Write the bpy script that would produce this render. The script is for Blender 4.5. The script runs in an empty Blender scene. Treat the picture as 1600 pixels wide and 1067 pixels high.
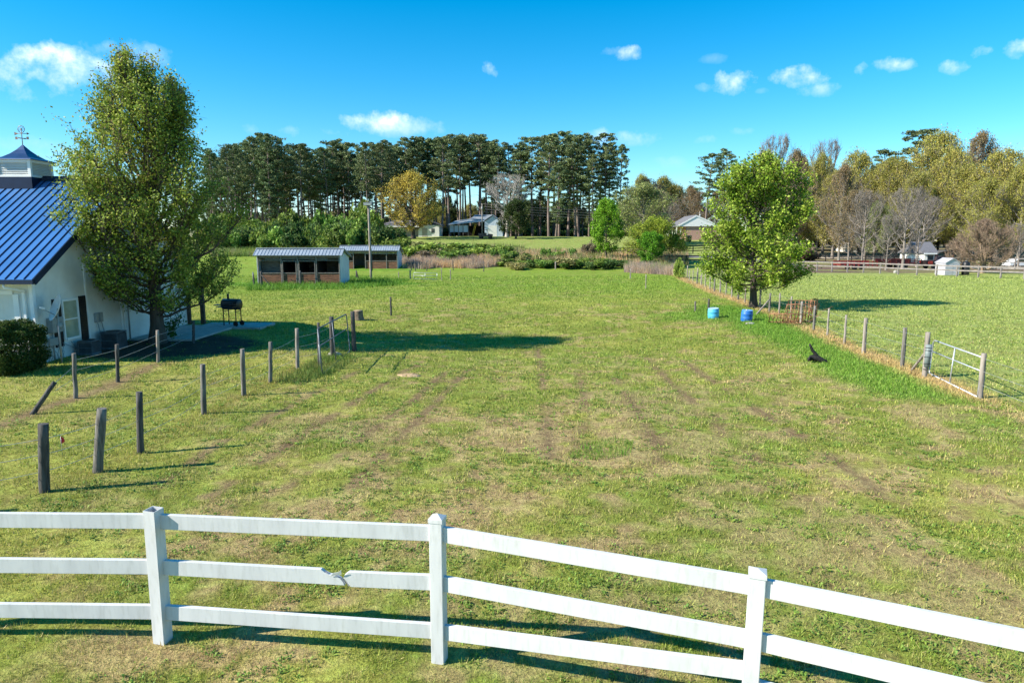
import bpy, math, random
import numpy as np
from mathutils import Vector, Matrix
R = math.radians
SC = bpy.context.scene
COL = SC.collection
# ------------------------------------------------------------------ camera, sky, sun, exposure
F = 1066.67; PITCH = R(8.42); CAMH = 4.0           # photo pixels (1600 x 1067)
cam = bpy.data.cameras.new('camera'); camo = bpy.data.objects.new('camera', cam); COL.objects.link(camo)
cam.sensor_width = 36; cam.lens = 24; cam.clip_start = 0.1; cam.clip_end = 3000
camo.location = (0, 0, CAMH); camo.rotation_euler = (R(90)-PITCH, 0, 0); SC.camera = camo
SUN_EL = R(34); SUN_AZ = R(15)                      # light travels towards +x, a little away from the camera
SC.view_settings.view_transform = 'Standard'; SC.view_settings.look = 'None'
SC.view_settings.gamma = 1; SC.view_settings.exposure = 1.25
sund = bpy.data.lights.new('sun', 'SUN'); sund.energy = 4.3; sund.angle = R(0.5); sund.color = (1, .93, .80)
suno = bpy.data.objects.new('sun', sund); COL.objects.link(suno)
ldir = Vector((math.cos(SUN_AZ)*math.cos(SUN_EL), math.sin(SUN_AZ)*math.cos(SUN_EL), -math.sin(SUN_EL)))
suno.rotation_euler = ldir.to_track_quat('-Z', 'Y').to_euler(); suno.location = (-30, -10, 30)

def px_dir(px, py):
    a = math.atan((533.5-py)/F) - PITCH
    v = Vector(((px-800)/F, 1, (533.5-py)/F))
    v = Matrix.Rotation(-PITCH, 3, 'X') @ v
    return v.normalized()
def build_world():
    w = bpy.data.worlds.new('World'); SC.world = w; w.use_nodes = True
    nt = w.node_tree; N = nt.nodes; L = nt.links; N.clear()
    out = N.new('ShaderNodeOutputWorld'); bg = N.new('ShaderNodeBackground'); bg.inputs[1].default_value = 0.108
    sky = N.new('ShaderNodeTexSky'); sky.sky_type = 'NISHITA'; sky.sun_disc = False
    sky.sun_elevation = SUN_EL; sky.sun_rotation = math.atan2(-ldir.x, -ldir.y)
    sky.air_density = 1.0; sky.dust_density = 0.0; sky.ozone_density = 3.0; sky.altitude = 200
    hs = N.new('ShaderNodeHueSaturation'); hs.inputs['Hue'].default_value = 0.488; hs.inputs['Saturation'].default_value = 1.40
    hs.inputs['Value'].default_value = .77
    tint = N.new('ShaderNodeMix'); tint.data_type = 'RGBA'; tint.blend_type = 'MULTIPLY'; tint.inputs[0].default_value = 1; tint.inputs[7].default_value = (.90, .98, 1.05, 1)
    L.new(sky.outputs[0], tint.inputs[6]); L.new(tint.outputs[2], hs.inputs['Color'])
    tc = N.new('ShaderNodeTexCoord')
    def noise(scale, detail):
        n = N.new('ShaderNodeTexNoise'); n.inputs['Scale'].default_value = scale; n.inputs['Detail'].default_value = detail
        n.inputs['Roughness'].default_value = .62
        L.new(tc.outputs['Generated'], n.inputs['Vector']); return n
    def math_(op, a, b=None):
        m = N.new('ShaderNodeMath'); m.operation = op
        for i, v in enumerate((a, b)):
            if v is None: continue
            if isinstance(v, (int, float)): m.inputs[i].default_value = v
            else: L.new(v, m.inputs[i])
        return m.outputs[0]
    n1 = noise(26, 7); n2 = noise(9, 5)
    nz = math_('ADD', math_('MULTIPLY', n1.outputs['Fac'], 2.3), math_('MULTIPLY', n2.outputs['Fac'], 1.6))   # ~1.95 mean
    total = None; lit = None
    # px, py, half width, half height (photo pixels), density
    clouds = [(25,118,95,40,1.0),(85,96,60,22,1.0),(120,112,80,28,.9),(170,118,60,24,.7),(205,85,50,20,.5),(762,107,24,16,.9),(578,192,60,20,1.0),(620,200,75,16,.6),(505,208,50,12,.5),
              (982,86,24,13,.85),(955,80,20,8,.4),(1142,131,36,19,1.0),(1105,136,18,8,.5),(1252,120,44,18,1.0),(1285,140,40,11,.6),(1377,103,38,13,.95),
              (1492,106,20,12,.9),(1560,79,40,16,.9),(970,216,60,14,.6),(400,203,20,12,.4),(1103,219,24,8,.4),(1160,206,18,7,.35),(20,225,60,14,.35),(1050,253,30,10,.25),(1192,142,12,5,.3),(100,245,70,14,.3),(1115,93,22,7,.2)]
    for (px, py, hw, hh, dn) in clouds:
        c = px_dir(px, py); r = Vector((c.y, -c.x, 0)).normalized(); u = r.cross(c).normalized()
        def dot(v, s):
            d = N.new('ShaderNodeVectorMath'); d.operation = 'DOT_PRODUCT'; L.new(tc.outputs['Generated'], d.inputs[0])
            d.inputs[1].default_value = v*s; return d.outputs['Value']
        a = dot(r, F/hw/1.0); b = dot(u, F/hh/.95)
        q = math_('ADD', math_('MULTIPLY', a, a), math_('MULTIPLY', b, b))
        front = dot(c, 1.0)
        e = math_('SUBTRACT', 1.0, q)
        e = math_('ADD', e, math_('MULTIPLY', math_('SUBTRACT', nz, 2.12), 2.0))
        e = math_('MULTIPLY', math_('MINIMUM', math_('MAXIMUM', math_('MULTIPLY', e, .62), 0.0), 1.0), math_('MULTIPLY', dn, math_('GREATER_THAN', front, .5)))
        # limit to neighbourhood
        e = math_('MULTIPLY', e, math_('MINIMUM', math_('MAXIMUM', math_('SUBTRACT', 2.4, q), 0.0), 1.0))
        total = e if total is None else math_('MAXIMUM', total, e)
        h = math_('MULTIPLY', e, math_('ADD', .55, math_('MULTIPLY', b, .6)))
        lit = h if lit is None else math_('MAXIMUM', lit, h)
    cl = N.new('ShaderNodeMix'); cl.data_type = 'RGBA'
    L.new(lit, cl.inputs[0]); cl.inputs[6].default_value = (2.6, 3.9, 6.2, 1); cl.inputs[7].default_value = (6.6, 6.8, 7.4, 1)
    mx = N.new('ShaderNodeMix'); mx.data_type = 'RGBA'
    L.new(math_('MULTIPLY', total, .93), mx.inputs[0]); L.new(hs.outputs[0], mx.inputs[6]); L.new(cl.outputs[2], mx.inputs[7])
    L.new(mx.outputs[2], bg.inputs[0]); L.new(bg.outputs[0], out.inputs[0])
build_world()

# ------------------------------------------------------------------ terrain
def sstep(a, b, x):
    t = np.clip((x-a)/(b-a), 0, 1); return t*t*(3-2*t)
def hash2(i, j, s):
    h = np.sin(i*127.1+j*311.7+s*74.7)*43758.5453; return h-np.floor(h)
def vn(x, y, s=0):
    i = np.floor(x); j = np.floor(y); u = x-i; v = y-j; u = u*u*(3-2*u); v = v*v*(3-2*v)
    return (hash2(i,j,s)*(1-u)+hash2(i+1,j,s)*u)*(1-v)+(hash2(i,j+1,s)*(1-u)+hash2(i+1,j+1,s)*u)*v
def fbm(x, y, s=0, o=4):
    r = 0; a = .5; t = 0
    for k in range(o):
        r = r+a*vn(x*2**k+k*17.3, y*2**k-k*9.1, s+k); t += a; a *= .55
    return r/t
def T(x, y):
    x = np.asarray(x, float); y = np.asarray(y, float)
    ratio = x/np.maximum(y, 5)
    w = 1-sstep(.30, .44, ratio)
    z = w*(1.6*sstep(86, 112, y)+3.3*sstep(108, 165, y))+(1-w)*2.2*sstep(135, 210, y)
    z = z-0.55*np.exp(-((x-3)/10)**2-((y-30)/10)**2)
    z = z+(fbm(x*.12, y*.12, 3, 3)-.5)*.16*sstep(6, 20, y)+(fbm(x*.7, y*.7, 5, 2)-.5)*.05
    return z
def Tz(x, y): return float(T(x, y))
def zat(py, d): return CAMH+d*math.tan(math.atan((533.5-py)/F)-PITCH)
def xat(px, d, z=0): return (px-800)/F*(d*math.cos(PITCH)+(CAMH-z)*math.sin(PITCH))
def pd(px, d):                                     # ground point at forward distance d under image column px
    z = 0
    for k in range(4):
        x = xat(px, d, z); z = Tz(x, d)
    return Vector((x, d, z))
def at(px, py):                                    # ground point seen at a pixel
    lo = None; d = 3.0
    while d < 300:
        x = xat(px, d, 0); 
        if zat(py, d) < Tz(xat(px, d, zat(py, d)), d): break
        d += .25
    a, b = d-.25, d
    for k in range(14):
        m = (a+b)/2
        if zat(py, m) < Tz(xat(px, m, zat(py, m)), m): b = m
        else: a = m
    return pd(px, b)

# ------------------------------------------------------------------ object helpers
def tag(o, label=None, cat=None, group=None, kind=None):
    if label: o['label'] = label
    if cat: o['category'] = cat
    if group: o['group'] = group
    if kind: o['kind'] = kind
    return o
def empty(name, loc, rz=0, label=None, cat=None, group=None):
    o = bpy.data.objects.new(name, None); COL.objects.link(o); o.location = loc; o.rotation_euler = (0, 0, rz)
    o.empty_display_size = .3
    return tag(o, label, cat, group)
def copy_tree(o, loc, rz=0, s=(1,1,1), label=None, group=None, cat=None, rx=0, ry=0):
    c = o.copy(); COL.objects.link(c); c.location = loc; c.rotation_euler = (rx, ry, rz); c.scale = s
    if label: c['label'] = label
    if group: c['group'] = group
    if cat: c['category'] = cat
    for ch in [k for k in ALL if k.parent == o]:
        d = ch.copy(); COL.objects.link(d); d.parent = c
    return c
ALL = []
class MB:
    def __init__(s): s.v = []; s.f = []; s.sm = []
    def add(s, v, f, sm=False):
        n = len(s.v); s.v += [tuple(p) for p in v]; s.f += [tuple(n+i for i in q) for q in f]; s.sm += [sm]*len(f); return s
    def box(s, x0, x1, y0, y1, z0, z1, M=None):
        v = [Vector(p) for p in ((x0,y0,z0),(x1,y0,z0),(x1,y1,z0),(x0,y1,z0),(x0,y0,z1),(x1,y0,z1),(x1,y1,z1),(x0,y1,z1))]
        if M: v = [M @ p for p in v]
        return s.add(v, [(0,3,2,1),(4,5,6,7),(0,1,5,4),(1,2,6,5),(2,3,7,6),(3,0,4,7)])
    def bar(s, a, b, w, h, up=Vector((0,0,1))):      # rectangular beam from a to b, w sideways, h along up
        a = Vector(a); b = Vector(b); d = (b-a); l = d.length; d.normalize()
        sx = d.cross(up).normalized(); uz = sx.cross(d)
        v = []
        for p in (a, b):
            for (i, j) in ((-1,-1),(1,-1),(1,1),(-1,1)): v.append(p+sx*(i*w/2)+uz*(j*h/2))
        return s.add(v, [(0,1,2,3),(7,6,5,4),(0,4,5,1),(1,5,6,2),(2,6,7,3),(3,7,4,0)])
    def tube(s, pts, rad, n=8, cap=True, sm=True):
        pts = [Vector(p) for p in pts]
        if not hasattr(rad, '__len__'): rad = [rad]*len(pts)
        v = []; f = []
        for i, p in enumerate(pts):
            d = (pts[min(i+1, len(pts)-1)]-pts[max(i-1, 0)]).normalized()
            ref = Vector((0,0,1)) if abs(d.z) < .9 else Vector((1,0,0))
            a = d.cross(ref).normalized(); b = d.cross(a)
            for k in range(n):
                t = 2*math.pi*k/n; v.append(p+(a*math.cos(t)+b*math.sin(t))*rad[i])
        for i in range(len(pts)-1):
            for k in range(n):
                f.append((i*n+k, i*n+(k+1)%n, (i+1)*n+(k+1)%n, (i+1)*n+k))
        s.add(v, f, sm)
        if cap:
            m = len(s.v)-len(v)
            s.f.append(tuple(m+k for k in range(n))); s.f.append(tuple(m+(len(pts)-1)*n+k for k in reversed(range(n)))); s.sm += [False, False]
        return s
    def lathe(s, prof, n=24, M=None, sm=True, cap=True):
        v = []; f = []
        for (r, z) in prof:
            for k in range(n):
                t = 2*math.pi*k/n; p = Vector((r*math.cos(t), r*math.sin(t), z)); v.append(M @ p if M else p)
        for i in range(len(prof)-1):
            for k in range(n): f.append((i*n+k, i*n+(k+1)%n, (i+1)*n+(k+1)%n, (i+1)*n+k))
        if cap: f.append(tuple(reversed(range(n)))); f.append(tuple((len(prof)-1)*n+k for k in range(n)))
        return s.add(v, f, sm)
    def prism(s, poly, th, O, U, V, W):               # polygon (u,v) in plane O,U,V extruded th along W
        O = Vector(O); n = len(poly); v = [O+U*a+V*b for a, b in poly]+[O+U*a+V*b+W*th for a, b in poly]
        return s.add(v, [tuple(reversed(range(n))), tuple(range(n, 2*n))]+[(i, (i+1)%n, n+(i+1)%n, n+i) for i in range(n)])
    def build(s, name, mat, parent=None, bevel=0):
        m = bpy.data.meshes.new(name); m.from_pydata(s.v, [], s.f); m.materials.append(mat)
        m.polygons.foreach_set('use_smooth', s.sm); m.update()
        import bmesh
        bm = bmesh.new(); bm.from_mesh(m); bmesh.ops.recalc_face_normals(bm, faces=bm.faces); bm.to_mesh(m); bm.free()
        o = bpy.data.objects.new(name, m); COL.objects.link(o); o.parent = parent; ALL.append(o)
        if bevel:
            b = o.modifiers.new('bevel', 'BEVEL'); b.width = bevel; b.segments = 2; b.limit_method = 'ANGLE'; b.angle_limit = R(40)
        return o
def np_mesh(name, v, f, mat, parent=None, col=None, smooth=False):
    k = f.shape[1]; m = bpy.data.meshes.new(name)
    m.vertices.add(len(v)); m.vertices.foreach_set('co', v.astype(np.float32).ravel())
    m.loops.add(f.size); m.loops.foreach_set('vertex_index', f.astype(np.int32).ravel())
    m.polygons.add(len(f)); m.polygons.foreach_set('loop_start', np.arange(0, f.size, k, dtype=np.int32))
    m.polygons.foreach_set('loop_total', np.full(len(f), k, np.int32))
    m.polygons.foreach_set('use_smooth', np.full(len(f), smooth))
    m.update(calc_edges=True)
    if col is not None:
        a = m.color_attributes.new('Col', 'FLOAT_COLOR', 'POINT')
        c = np.ones((len(v), 4), np.float32); c[:, :3] = col; a.data.foreach_set('color', c.ravel())
    m.materials.append(mat)
    o = bpy.data.objects.new(name, m); COL.objects.link(o); o.parent = parent; ALL.append(o); return o

# ------------------------------------------------------------------ materials
def nodes(name):
    m = bpy.data.materials.new(name); m.use_nodes = True; nt = m.node_tree
    return m, nt.nodes, nt.links, nt.nodes['Principled BSDF']
def mat(name, c, rough=.7, c2=None, scale=4, bump=0, metal=0, stretch=(1,1,1), spec=.4, dirt=None, detail=5, lo=.35, hi=.65):
    m, N, L, p = nodes(name)
    p.inputs['Roughness'].default_value = rough; p.inputs['Metallic'].default_value = metal
    p.inputs['Specular IOR Level'].default_value = spec
    tc = N.new('ShaderNodeTexCoord'); mp = N.new('ShaderNodeMapping'); mp.inputs['Scale'].default_value = stretch
    L.new(tc.outputs['Object'], mp.inputs[0])
    n = N.new('ShaderNodeTexNoise'); n.inputs['Scale'].default_value = scale; n.inputs['Detail'].default_value = detail
    L.new(mp.outputs[0], n.inputs['Vector'])
    if c2 is None: c2 = tuple(k*.8 for k in c)
    r = N.new('ShaderNodeValToRGB'); r.color_ramp.elements[0].position = lo; r.color_ramp.elements[1].position = hi
    r.color_ramp.elements[0].color = (*c2, 1); r.color_ramp.elements[1].color = (*c, 1)
    L.new(n.outputs['Fac'], r.inputs[0]); src = r.outputs[0]
    if dirt:                                          # fine dark grime
        n2 = N.new('ShaderNodeTexNoise'); n2.inputs['Scale'].default_value = scale*5; n2.inputs['Detail'].default_value = 6
        L.new(mp.outputs[0], n2.inputs['Vector'])
        r2 = N.new('ShaderNodeValToRGB'); r2.color_ramp.elements[0].position = .5; r2.color_ramp.elements[1].position = .72
        L.new(n2.outputs['Fac'], r2.inputs[0]); mu = N.new('ShaderNodeMath'); mu.operation = 'MULTIPLY'; mu.inputs[1].default_value = dirt[1]
        L.new(r2.outputs[0], mu.inputs[0])
        x = N.new('ShaderNodeMix'); x.data_type = 'RGBA'; L.new(mu.outputs[0], x.inputs[0]); L.new(src, x.inputs[6]); x.inputs[7].default_value = (*dirt[0], 1)
        src = x.outputs[2]
    L.new(src, p.inputs['Base Color'])
    if bump:
        b = N.new('ShaderNodeBump'); b.inputs['Strength'].default_value = bump; b.inputs['Distance'].default_value = .02
        L.new(n.outputs['Fac'], b.inputs['Height']); L.new(b.outputs[0], p.inputs['Normal'])
    return m
def leaf_mat(name, trans=.3, var=.12, rough=.6):
    m, N, L, p = nodes(name)
    a = N.new('ShaderNodeAttribute'); a.attribute_name = 'Col'
    oi = N.new('ShaderNodeObjectInfo'); hs = N.new('ShaderNodeHueSaturation')
    mr = N.new('ShaderNodeMapRange'); mr.inputs[3].default_value = 1-var*1.6; mr.inputs[4].default_value = 1+var*1.6
    L.new(oi.outputs['Random'], mr.inputs[0]); L.new(mr.outputs[0], hs.inputs['Value'])
    mr2 = N.new('ShaderNodeMapRange'); mr2.inputs[3].default_value = .5-var*.12; mr2.inputs[4].default_value = .5+var*.12
    fr = N.new('ShaderNodeMath'); fr.operation = 'FRACT'; ml = N.new('ShaderNodeMath'); ml.operation = 'MULTIPLY'; ml.inputs[1].default_value = 7.31
    L.new(oi.outputs['Random'], ml.inputs[0]); L.new(ml.outputs[0], fr.inputs[0]); L.new(fr.outputs[0], mr2.inputs[0]); L.new(mr2.outputs[0], hs.inputs['Hue'])
    L.new(a.outputs['Color'], hs.inputs['Color']); L.new(hs.outputs[0], p.inputs['Base Color'])
    p.inputs['Roughness'].default_value = rough; p.inputs['Specular IOR Level'].default_value = .25
    t = N.new('ShaderNodeBsdfTranslucent'); L.new(hs.outputs[0], t.inputs[0])
    mx = N.new('ShaderNodeMixShader'); mx.inputs[0].default_value = trans
    L.new(p.outputs[0], mx.inputs[1]); L.new(t.outputs[0], mx.inputs[2]); L.new(mx.outputs[0], N['Material Output'].inputs[0])
    return m
M = {}
M['leaf'] = leaf_mat('leaf', .35, .06)
M['needle'] = leaf_mat('needle', .15, .12)
M['shrub'] = leaf_mat('shrub_leaf', .3, .18)
M['blade'] = leaf_mat('grass_blade', .3, 0)
M['bark'] = mat('bark', (.10,.08,.062), .95, (.045,.036,.03), 6, .8, stretch=(1,1,.25))
M['bark_pine'] = mat('bark_pine', (.24,.19,.165), .95, (.12,.09,.08), 1.5, .6, stretch=(1,1,.3))
M['bark_grey'] = mat('bark_grey', (.26,.23,.20), .95, (.13,.11,.095), 3, .5, stretch=(1,1,.3))
M['bark_pale'] = mat('bark_pale', (.44,.41,.38), .95, (.22,.20,.18), 3, .5, stretch=(1,1,.3))
M['bark_tan'] = mat('bark_tan', (.32,.23,.16), .95, (.17,.12,.09), 3, .5, stretch=(1,1,.3))
M['vinyl'] = mat('white_vinyl', (.60,.61,.62), .40, (.52,.53,.545), 2.5, .0, dirt=((.33,.34,.31), .35), stretch=(2.2,2.2,.45))
M['vinyl_in'] = mat('torn_vinyl', (.30,.30,.34), .7, (.14,.14,.17), 20)
M['wood_post'] = mat('weathered_post_wood', (.20,.185,.165), .9, (.075,.068,.06), 14, .7, stretch=(1.5,1.5,.18))
M['wood_dark'] = mat('dark_post_wood', (.10,.095,.09), .9, (.035,.032,.03), 14, .7, stretch=(1.5,1.5,.18))
M['wood_grey'] = mat('grey_post_wood', (.33,.29,.25), .9, (.16,.135,.115), 10, .6, stretch=(1.5,1.5,.18))
M['wire'] = mat('galvanised_wire', (.55,.56,.56), .45, (.35,.36,.36), 5, metal=.6)
M['pipe'] = mat('galvanised_pipe', (.62,.64,.68), .38, (.45,.47,.50), 8, metal=.5)
M['pipe_dark'] = mat('painted_pipe', (.16,.19,.22), .5, (.09,.10,.12), 8, metal=.3)
M['rust'] = mat('rusty_steel', (.38,.19,.10), .9, (.20,.09,.05), 12, .4)
M['stall_wood'] = mat('brown_stall_boards', (.30,.14,.08), .85, (.14,.065,.04), 3, .5, stretch=(.6,1,5), lo=.38, hi=.62)
M['stall_grey'] = mat('grey_stall_boards', (.22,.185,.155), .85, (.11,.09,.075), 4, .5, stretch=(.6,1,5))
M['trim'] = mat('grey_trim_wood', (.25,.22,.19), .8, (.15,.13,.115), 8, .3)
M['roofmetal'] = mat('galvanised_roofing', (.42,.47,.53), .38, (.32,.37,.43), 1.2, metal=.35, dirt=((.25,.24,.23), .3))
M['sidemetal'] = mat('pale_sheet_metal', (.55,.62,.70), .45, (.46,.53,.62), 1.5, metal=.1)
M['black'] = mat('black_metal', (.02,.02,.022), .4, (.012,.012,.013), 8)
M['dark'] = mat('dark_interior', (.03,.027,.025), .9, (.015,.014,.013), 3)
M['char'] = mat('charred_wood', (.018,.016,.015), .75, (.006,.006,.006), 20, 1.0)
M['concrete'] = mat('concrete', (.42,.41,.38), .9, (.30,.29,.27), 3, .3, dirt=((.18,.16,.12), .4))
M['white'] = mat('white_paint', (.78,.77,.73), .6, (.71,.70,.66), 2, dirt=((.45,.42,.36), .25))
M['whitetrim'] = mat('white_trim', (.82,.82,.80), .5, (.76,.76,.75), 3)
M['shutter'] = mat('dark_shutter', (.018,.014,.016), .5, (.010,.008,.009), 8)
M['blueplastic'] = mat('blue_plastic', (.02,.16,.55), .45, (.015,.12,.42), 3, dirt=((.2,.22,.2), .2))
M['cyanplastic'] = mat('faded_blue_plastic', (.10,.48,.70), .5, (.06,.38,.62), 3, dirt=((.3,.35,.35), .2))
M['flag'] = mat('red_flag', (.55,.02,.03), .7)
M['brick'] = None
M['ac'] = mat('ac_grey', (.15,.17,.185), .5, (.10,.115,.125), 5, metal=.2)
M['box_grey'] = mat('utility_grey', (.33,.34,.33), .5, (.26,.27,.26), 6)
M['dish'] = mat('dish_white', (.72,.71,.70), .4, (.62,.61,.60), 4)
M['red'] = mat('red_paint', (.24,.02,.025), .5, (.12,.012,.015), 2)
M['darkred'] = mat('dark_red_paint', (.11,.016,.014), .6, (.04,.008,.007), 2)
M['tyre'] = mat('tyre_rubber', (.02,.02,.02), .8)
M['carwhite'] = mat('white_car_paint', (.75,.76,.78), .25)
M['carblue'] = mat('blue_car_paint', (.03,.10,.28), .25)
M['cardark'] = mat('dark_car_paint', (.05,.035,.035), .35, (.03,.02,.02), 3)
M['glass_dark'] = mat('dark_glass', (.03,.04,.05), .08, spec=.8)
M['yellow'] = mat('yellow_paint', (.65,.42,.03), .5)
M['orange'] = mat('tail_lamp_red', (.6,.05,.03), .4)
M['shingle'] = mat('grey_shingles', (.17,.17,.19), .85, (.10,.10,.115), 6, .5, stretch=(1,1,3))
M['shingle_dark'] = mat('dark_shingles', (.10,.095,.09), .9, (.06,.055,.05), 6, .5)
M['blackboard'] = mat('black_boards', (.035,.028,.026), .8, (.02,.016,.015), 6, .3)
M['lamp_glass'] = mat('lamp_glass', (.35,.36,.34), .2)

def brick_mat():
    m, N, L, p = nodes('pink_brick'); tc = N.new('ShaderNodeTexCoord'); mp = N.new('ShaderNodeMapping')
    mp.inputs['Rotation'].default_value = (R(90), 0, 0)
    b = N.new('ShaderNodeTexBrick'); b.inputs['Color1'].default_value = (.45,.24,.17,1); b.inputs['Color2'].default_value = (.36,.17,.12,1)
    b.inputs['Mortar'].default_value = (.5,.45,.4,1); b.inputs['Scale'].default_value = 4; L.new(tc.outputs['Object'], mp.inputs[0]); L.new(mp.outputs[0], b.inputs['Vector'])
    L.new(b.outputs[0], p.inputs['Base Color']); p.inputs['Roughness'].default_value = .9; return m
M['brick'] = brick_mat()
def roof_blue_mat():
    m, N, L, p = nodes('blue_metal_roof'); p.inputs['Roughness'].default_value = .36; p.inputs['Metallic'].default_value = .35
    tc = N.new('ShaderNodeTexCoord'); n = N.new('ShaderNodeTexNoise'); n.inputs['Scale'].default_value = .8; n.inputs['Detail'].default_value = 4
    L.new(tc.outputs['Object'], n.inputs['Vector']); r = N.new('ShaderNodeValToRGB')
    r.color_ramp.elements[0].color = (.045,.17,.42,1); r.color_ramp.elements[1].color = (.07,.22,.52,1); r.color_ramp.elements[0].position = .3; r.color_ramp.elements[1].position = .7
    L.new(n.outputs['Fac'], r.inputs[0]); L.new(r.outputs[0], p.inputs['Base Color']); return m
M['roofblue'] = roof_blue_mat()
M['roofnavy'] = mat('navy_metal_trim', (.010,.024,.065), .4, (.008,.018,.05), 3, metal=.3)
def siding_mat():
    m, N, L, p = nodes('white_board_siding'); p.inputs['Roughness'].default_value = .65
    tc = N.new('ShaderNodeTexCoord'); s = N.new('ShaderNodeSeparateXYZ'); L.new(tc.outputs['Object'], s.inputs[0])
    ad = N.new('ShaderNodeMath'); L.new(s.outputs[0], ad.inputs[0]); L.new(s.outputs[1], ad.inputs[1])
    m1 = N.new('ShaderNodeMath'); m1.operation = 'MULTIPLY'; m1.inputs[1].default_value = 5; L.new(ad.outputs[0], m1.inputs[0])
    fr = N.new('ShaderNodeMath'); fr.operation = 'FRACT'; L.new(m1.outputs[0], fr.inputs[0])
    gt = N.new('ShaderNodeMath'); gt.operation = 'GREATER_THAN'; gt.inputs[1].default_value = .06; L.new(fr.outputs[0], gt.inputs[0])
    n = N.new('ShaderNodeTexNoise'); n.inputs['Scale'].default_value = 1.2; n.inputs['Detail'].default_value = 6; L.new(tc.outputs['Object'], n.inputs['Vector'])
    r = N.new('ShaderNodeValToRGB'); r.color_ramp.elements[0].color = (.60,.61,.58,1); r.color_ramp.elements[1].color = (.72,.73,.70,1)
    r.color_ramp.elements[0].position = .35; r.color_ramp.elements[1].position = .6; L.new(n.outputs['Fac'], r.inputs[0])
    L.new(r.outputs[0], p.inputs['Base Color'])
    b = N.new('ShaderNodeBump'); b.inputs['Strength'].default_value = .7; b.inputs['Distance'].default_value = .01; L.new(gt.outputs[0], b.inputs['Height']); L.new(b.outputs[0], p.inputs['Normal'])
    return m
M['siding'] = siding_mat()

# ------------------------------------------------------------------ ground cover fields (shared by ground colours and by the blades)
def seg_dist(x, y, pts):
    d = np.full(x.shape, 1e9)
    for a, b in zip(pts[:-1], pts[1:]):
        ax, ay, bx, by = a[0], a[1], b[0], b[1]; L2 = (bx-ax)**2+(by-ay)**2
        t = np.clip(((x-ax)*(bx-ax)+(y-ay)*(by-ay))/L2, 0, 1)
        d = np.minimum(d, np.hypot(x-ax-t*(bx-ax), y-ay-t*(by-ay)))
    return d
def side_of(x, y, a, b): return (b[0]-a[0])*(y-a[1])-(b[1]-a[1])*(x-a[0])
FENCE_R = [(1050,428),(1064,434),(1077,439),(1082.5,441.5),(1089,445),(1095.6,447),(1101.6,450),(1109,454),(1116,457),(1125,459),(1134,462),(1143,466),(1153,469),(1164,474),(1174,478),(1187,482),(1202,488),(1217,493),(1235,500),(1251,507),(1271,517),(1292.5,525),(1319,538),(1349,552),(1409,575),(1444,589)]
FENCE_RP = [at(*p) for p in FENCE_R]
GATE_POST_R = at(1530.6, 622)
LINE_R = [(p.x, p.y) for p in FENCE_RP]+[(GATE_POST_R.x, GATE_POST_R.y), tuple(at(1640, 660).xy), tuple(at(1760, 720).xy)]
LINE_R = LINE_R[:-1:4]+[LINE_R[-1]]
LUSH_R = [tuple(at(*p).xy) for p in ((1120,480),(1180,505),(1260,535),(1340,570),(1430,612))]
TRAIL = [tuple(at(*p).xy) for p in ((-60,672),(0,665),(60,640),(120,622),(170,605),(246,568))]
TRACKS = [[tuple(at(*p).xy) for p in l] for l in (
  ((330,775),(420,715),(520,650),(600,600),(650,570)), ((250,760),(330,700),(470,625),(560,580)), ((450,760),(560,690),(640,630),(700,580)),
  ((545,760),(620,690),(690,620),(735,575)), ((858,715),(853,640),(846,580),(840,545)), ((915,700),(915,640),(905,585)), ((1040,720),(1000,650),(960,590)),
  ((1230,760),(1140,680),(1060,610),(1010,560)), ((1420,800),(1280,700),(1150,620),(1060,560)))]
BROWN = [(830,690,2.8,1.7,.6),(930,660,1.8,1.6,.55),(660,690,1.6,1.0,.35),(1010,500,2.2,2.2,.5),(1075,640,1.2,.8,.5),(1200,600,3,1.6,.35),(1110,510,2.2,1.2,.55),(200,1020,.5,.35,1.2),
         (1500,890,.9,.35,.8),(1480,940,1.0,.3,.8),(1110,710,.7,.4,.6),(500,800,1.6,.5,.45),(1180,870,1.0,.4,.4),(800,1000,.9,.5,.5),(420,810,1.5,.6,.5),(350,1020,.8,.4,.4),
         (740,800,1.4,.5,.5),(1420,770,1.6,.5,.5),(1300,830,1.2,.4,.4),(610,860,1.1,.4,.5),(560,545,.8,.6,.6),(585,500,1.0,.5,.5),(640,585,.3,.2,1.5)]
BROWN = [(at(a, b), c*1.0, d*1.4, e) for a, b, c, d, e in BROWN]
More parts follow.
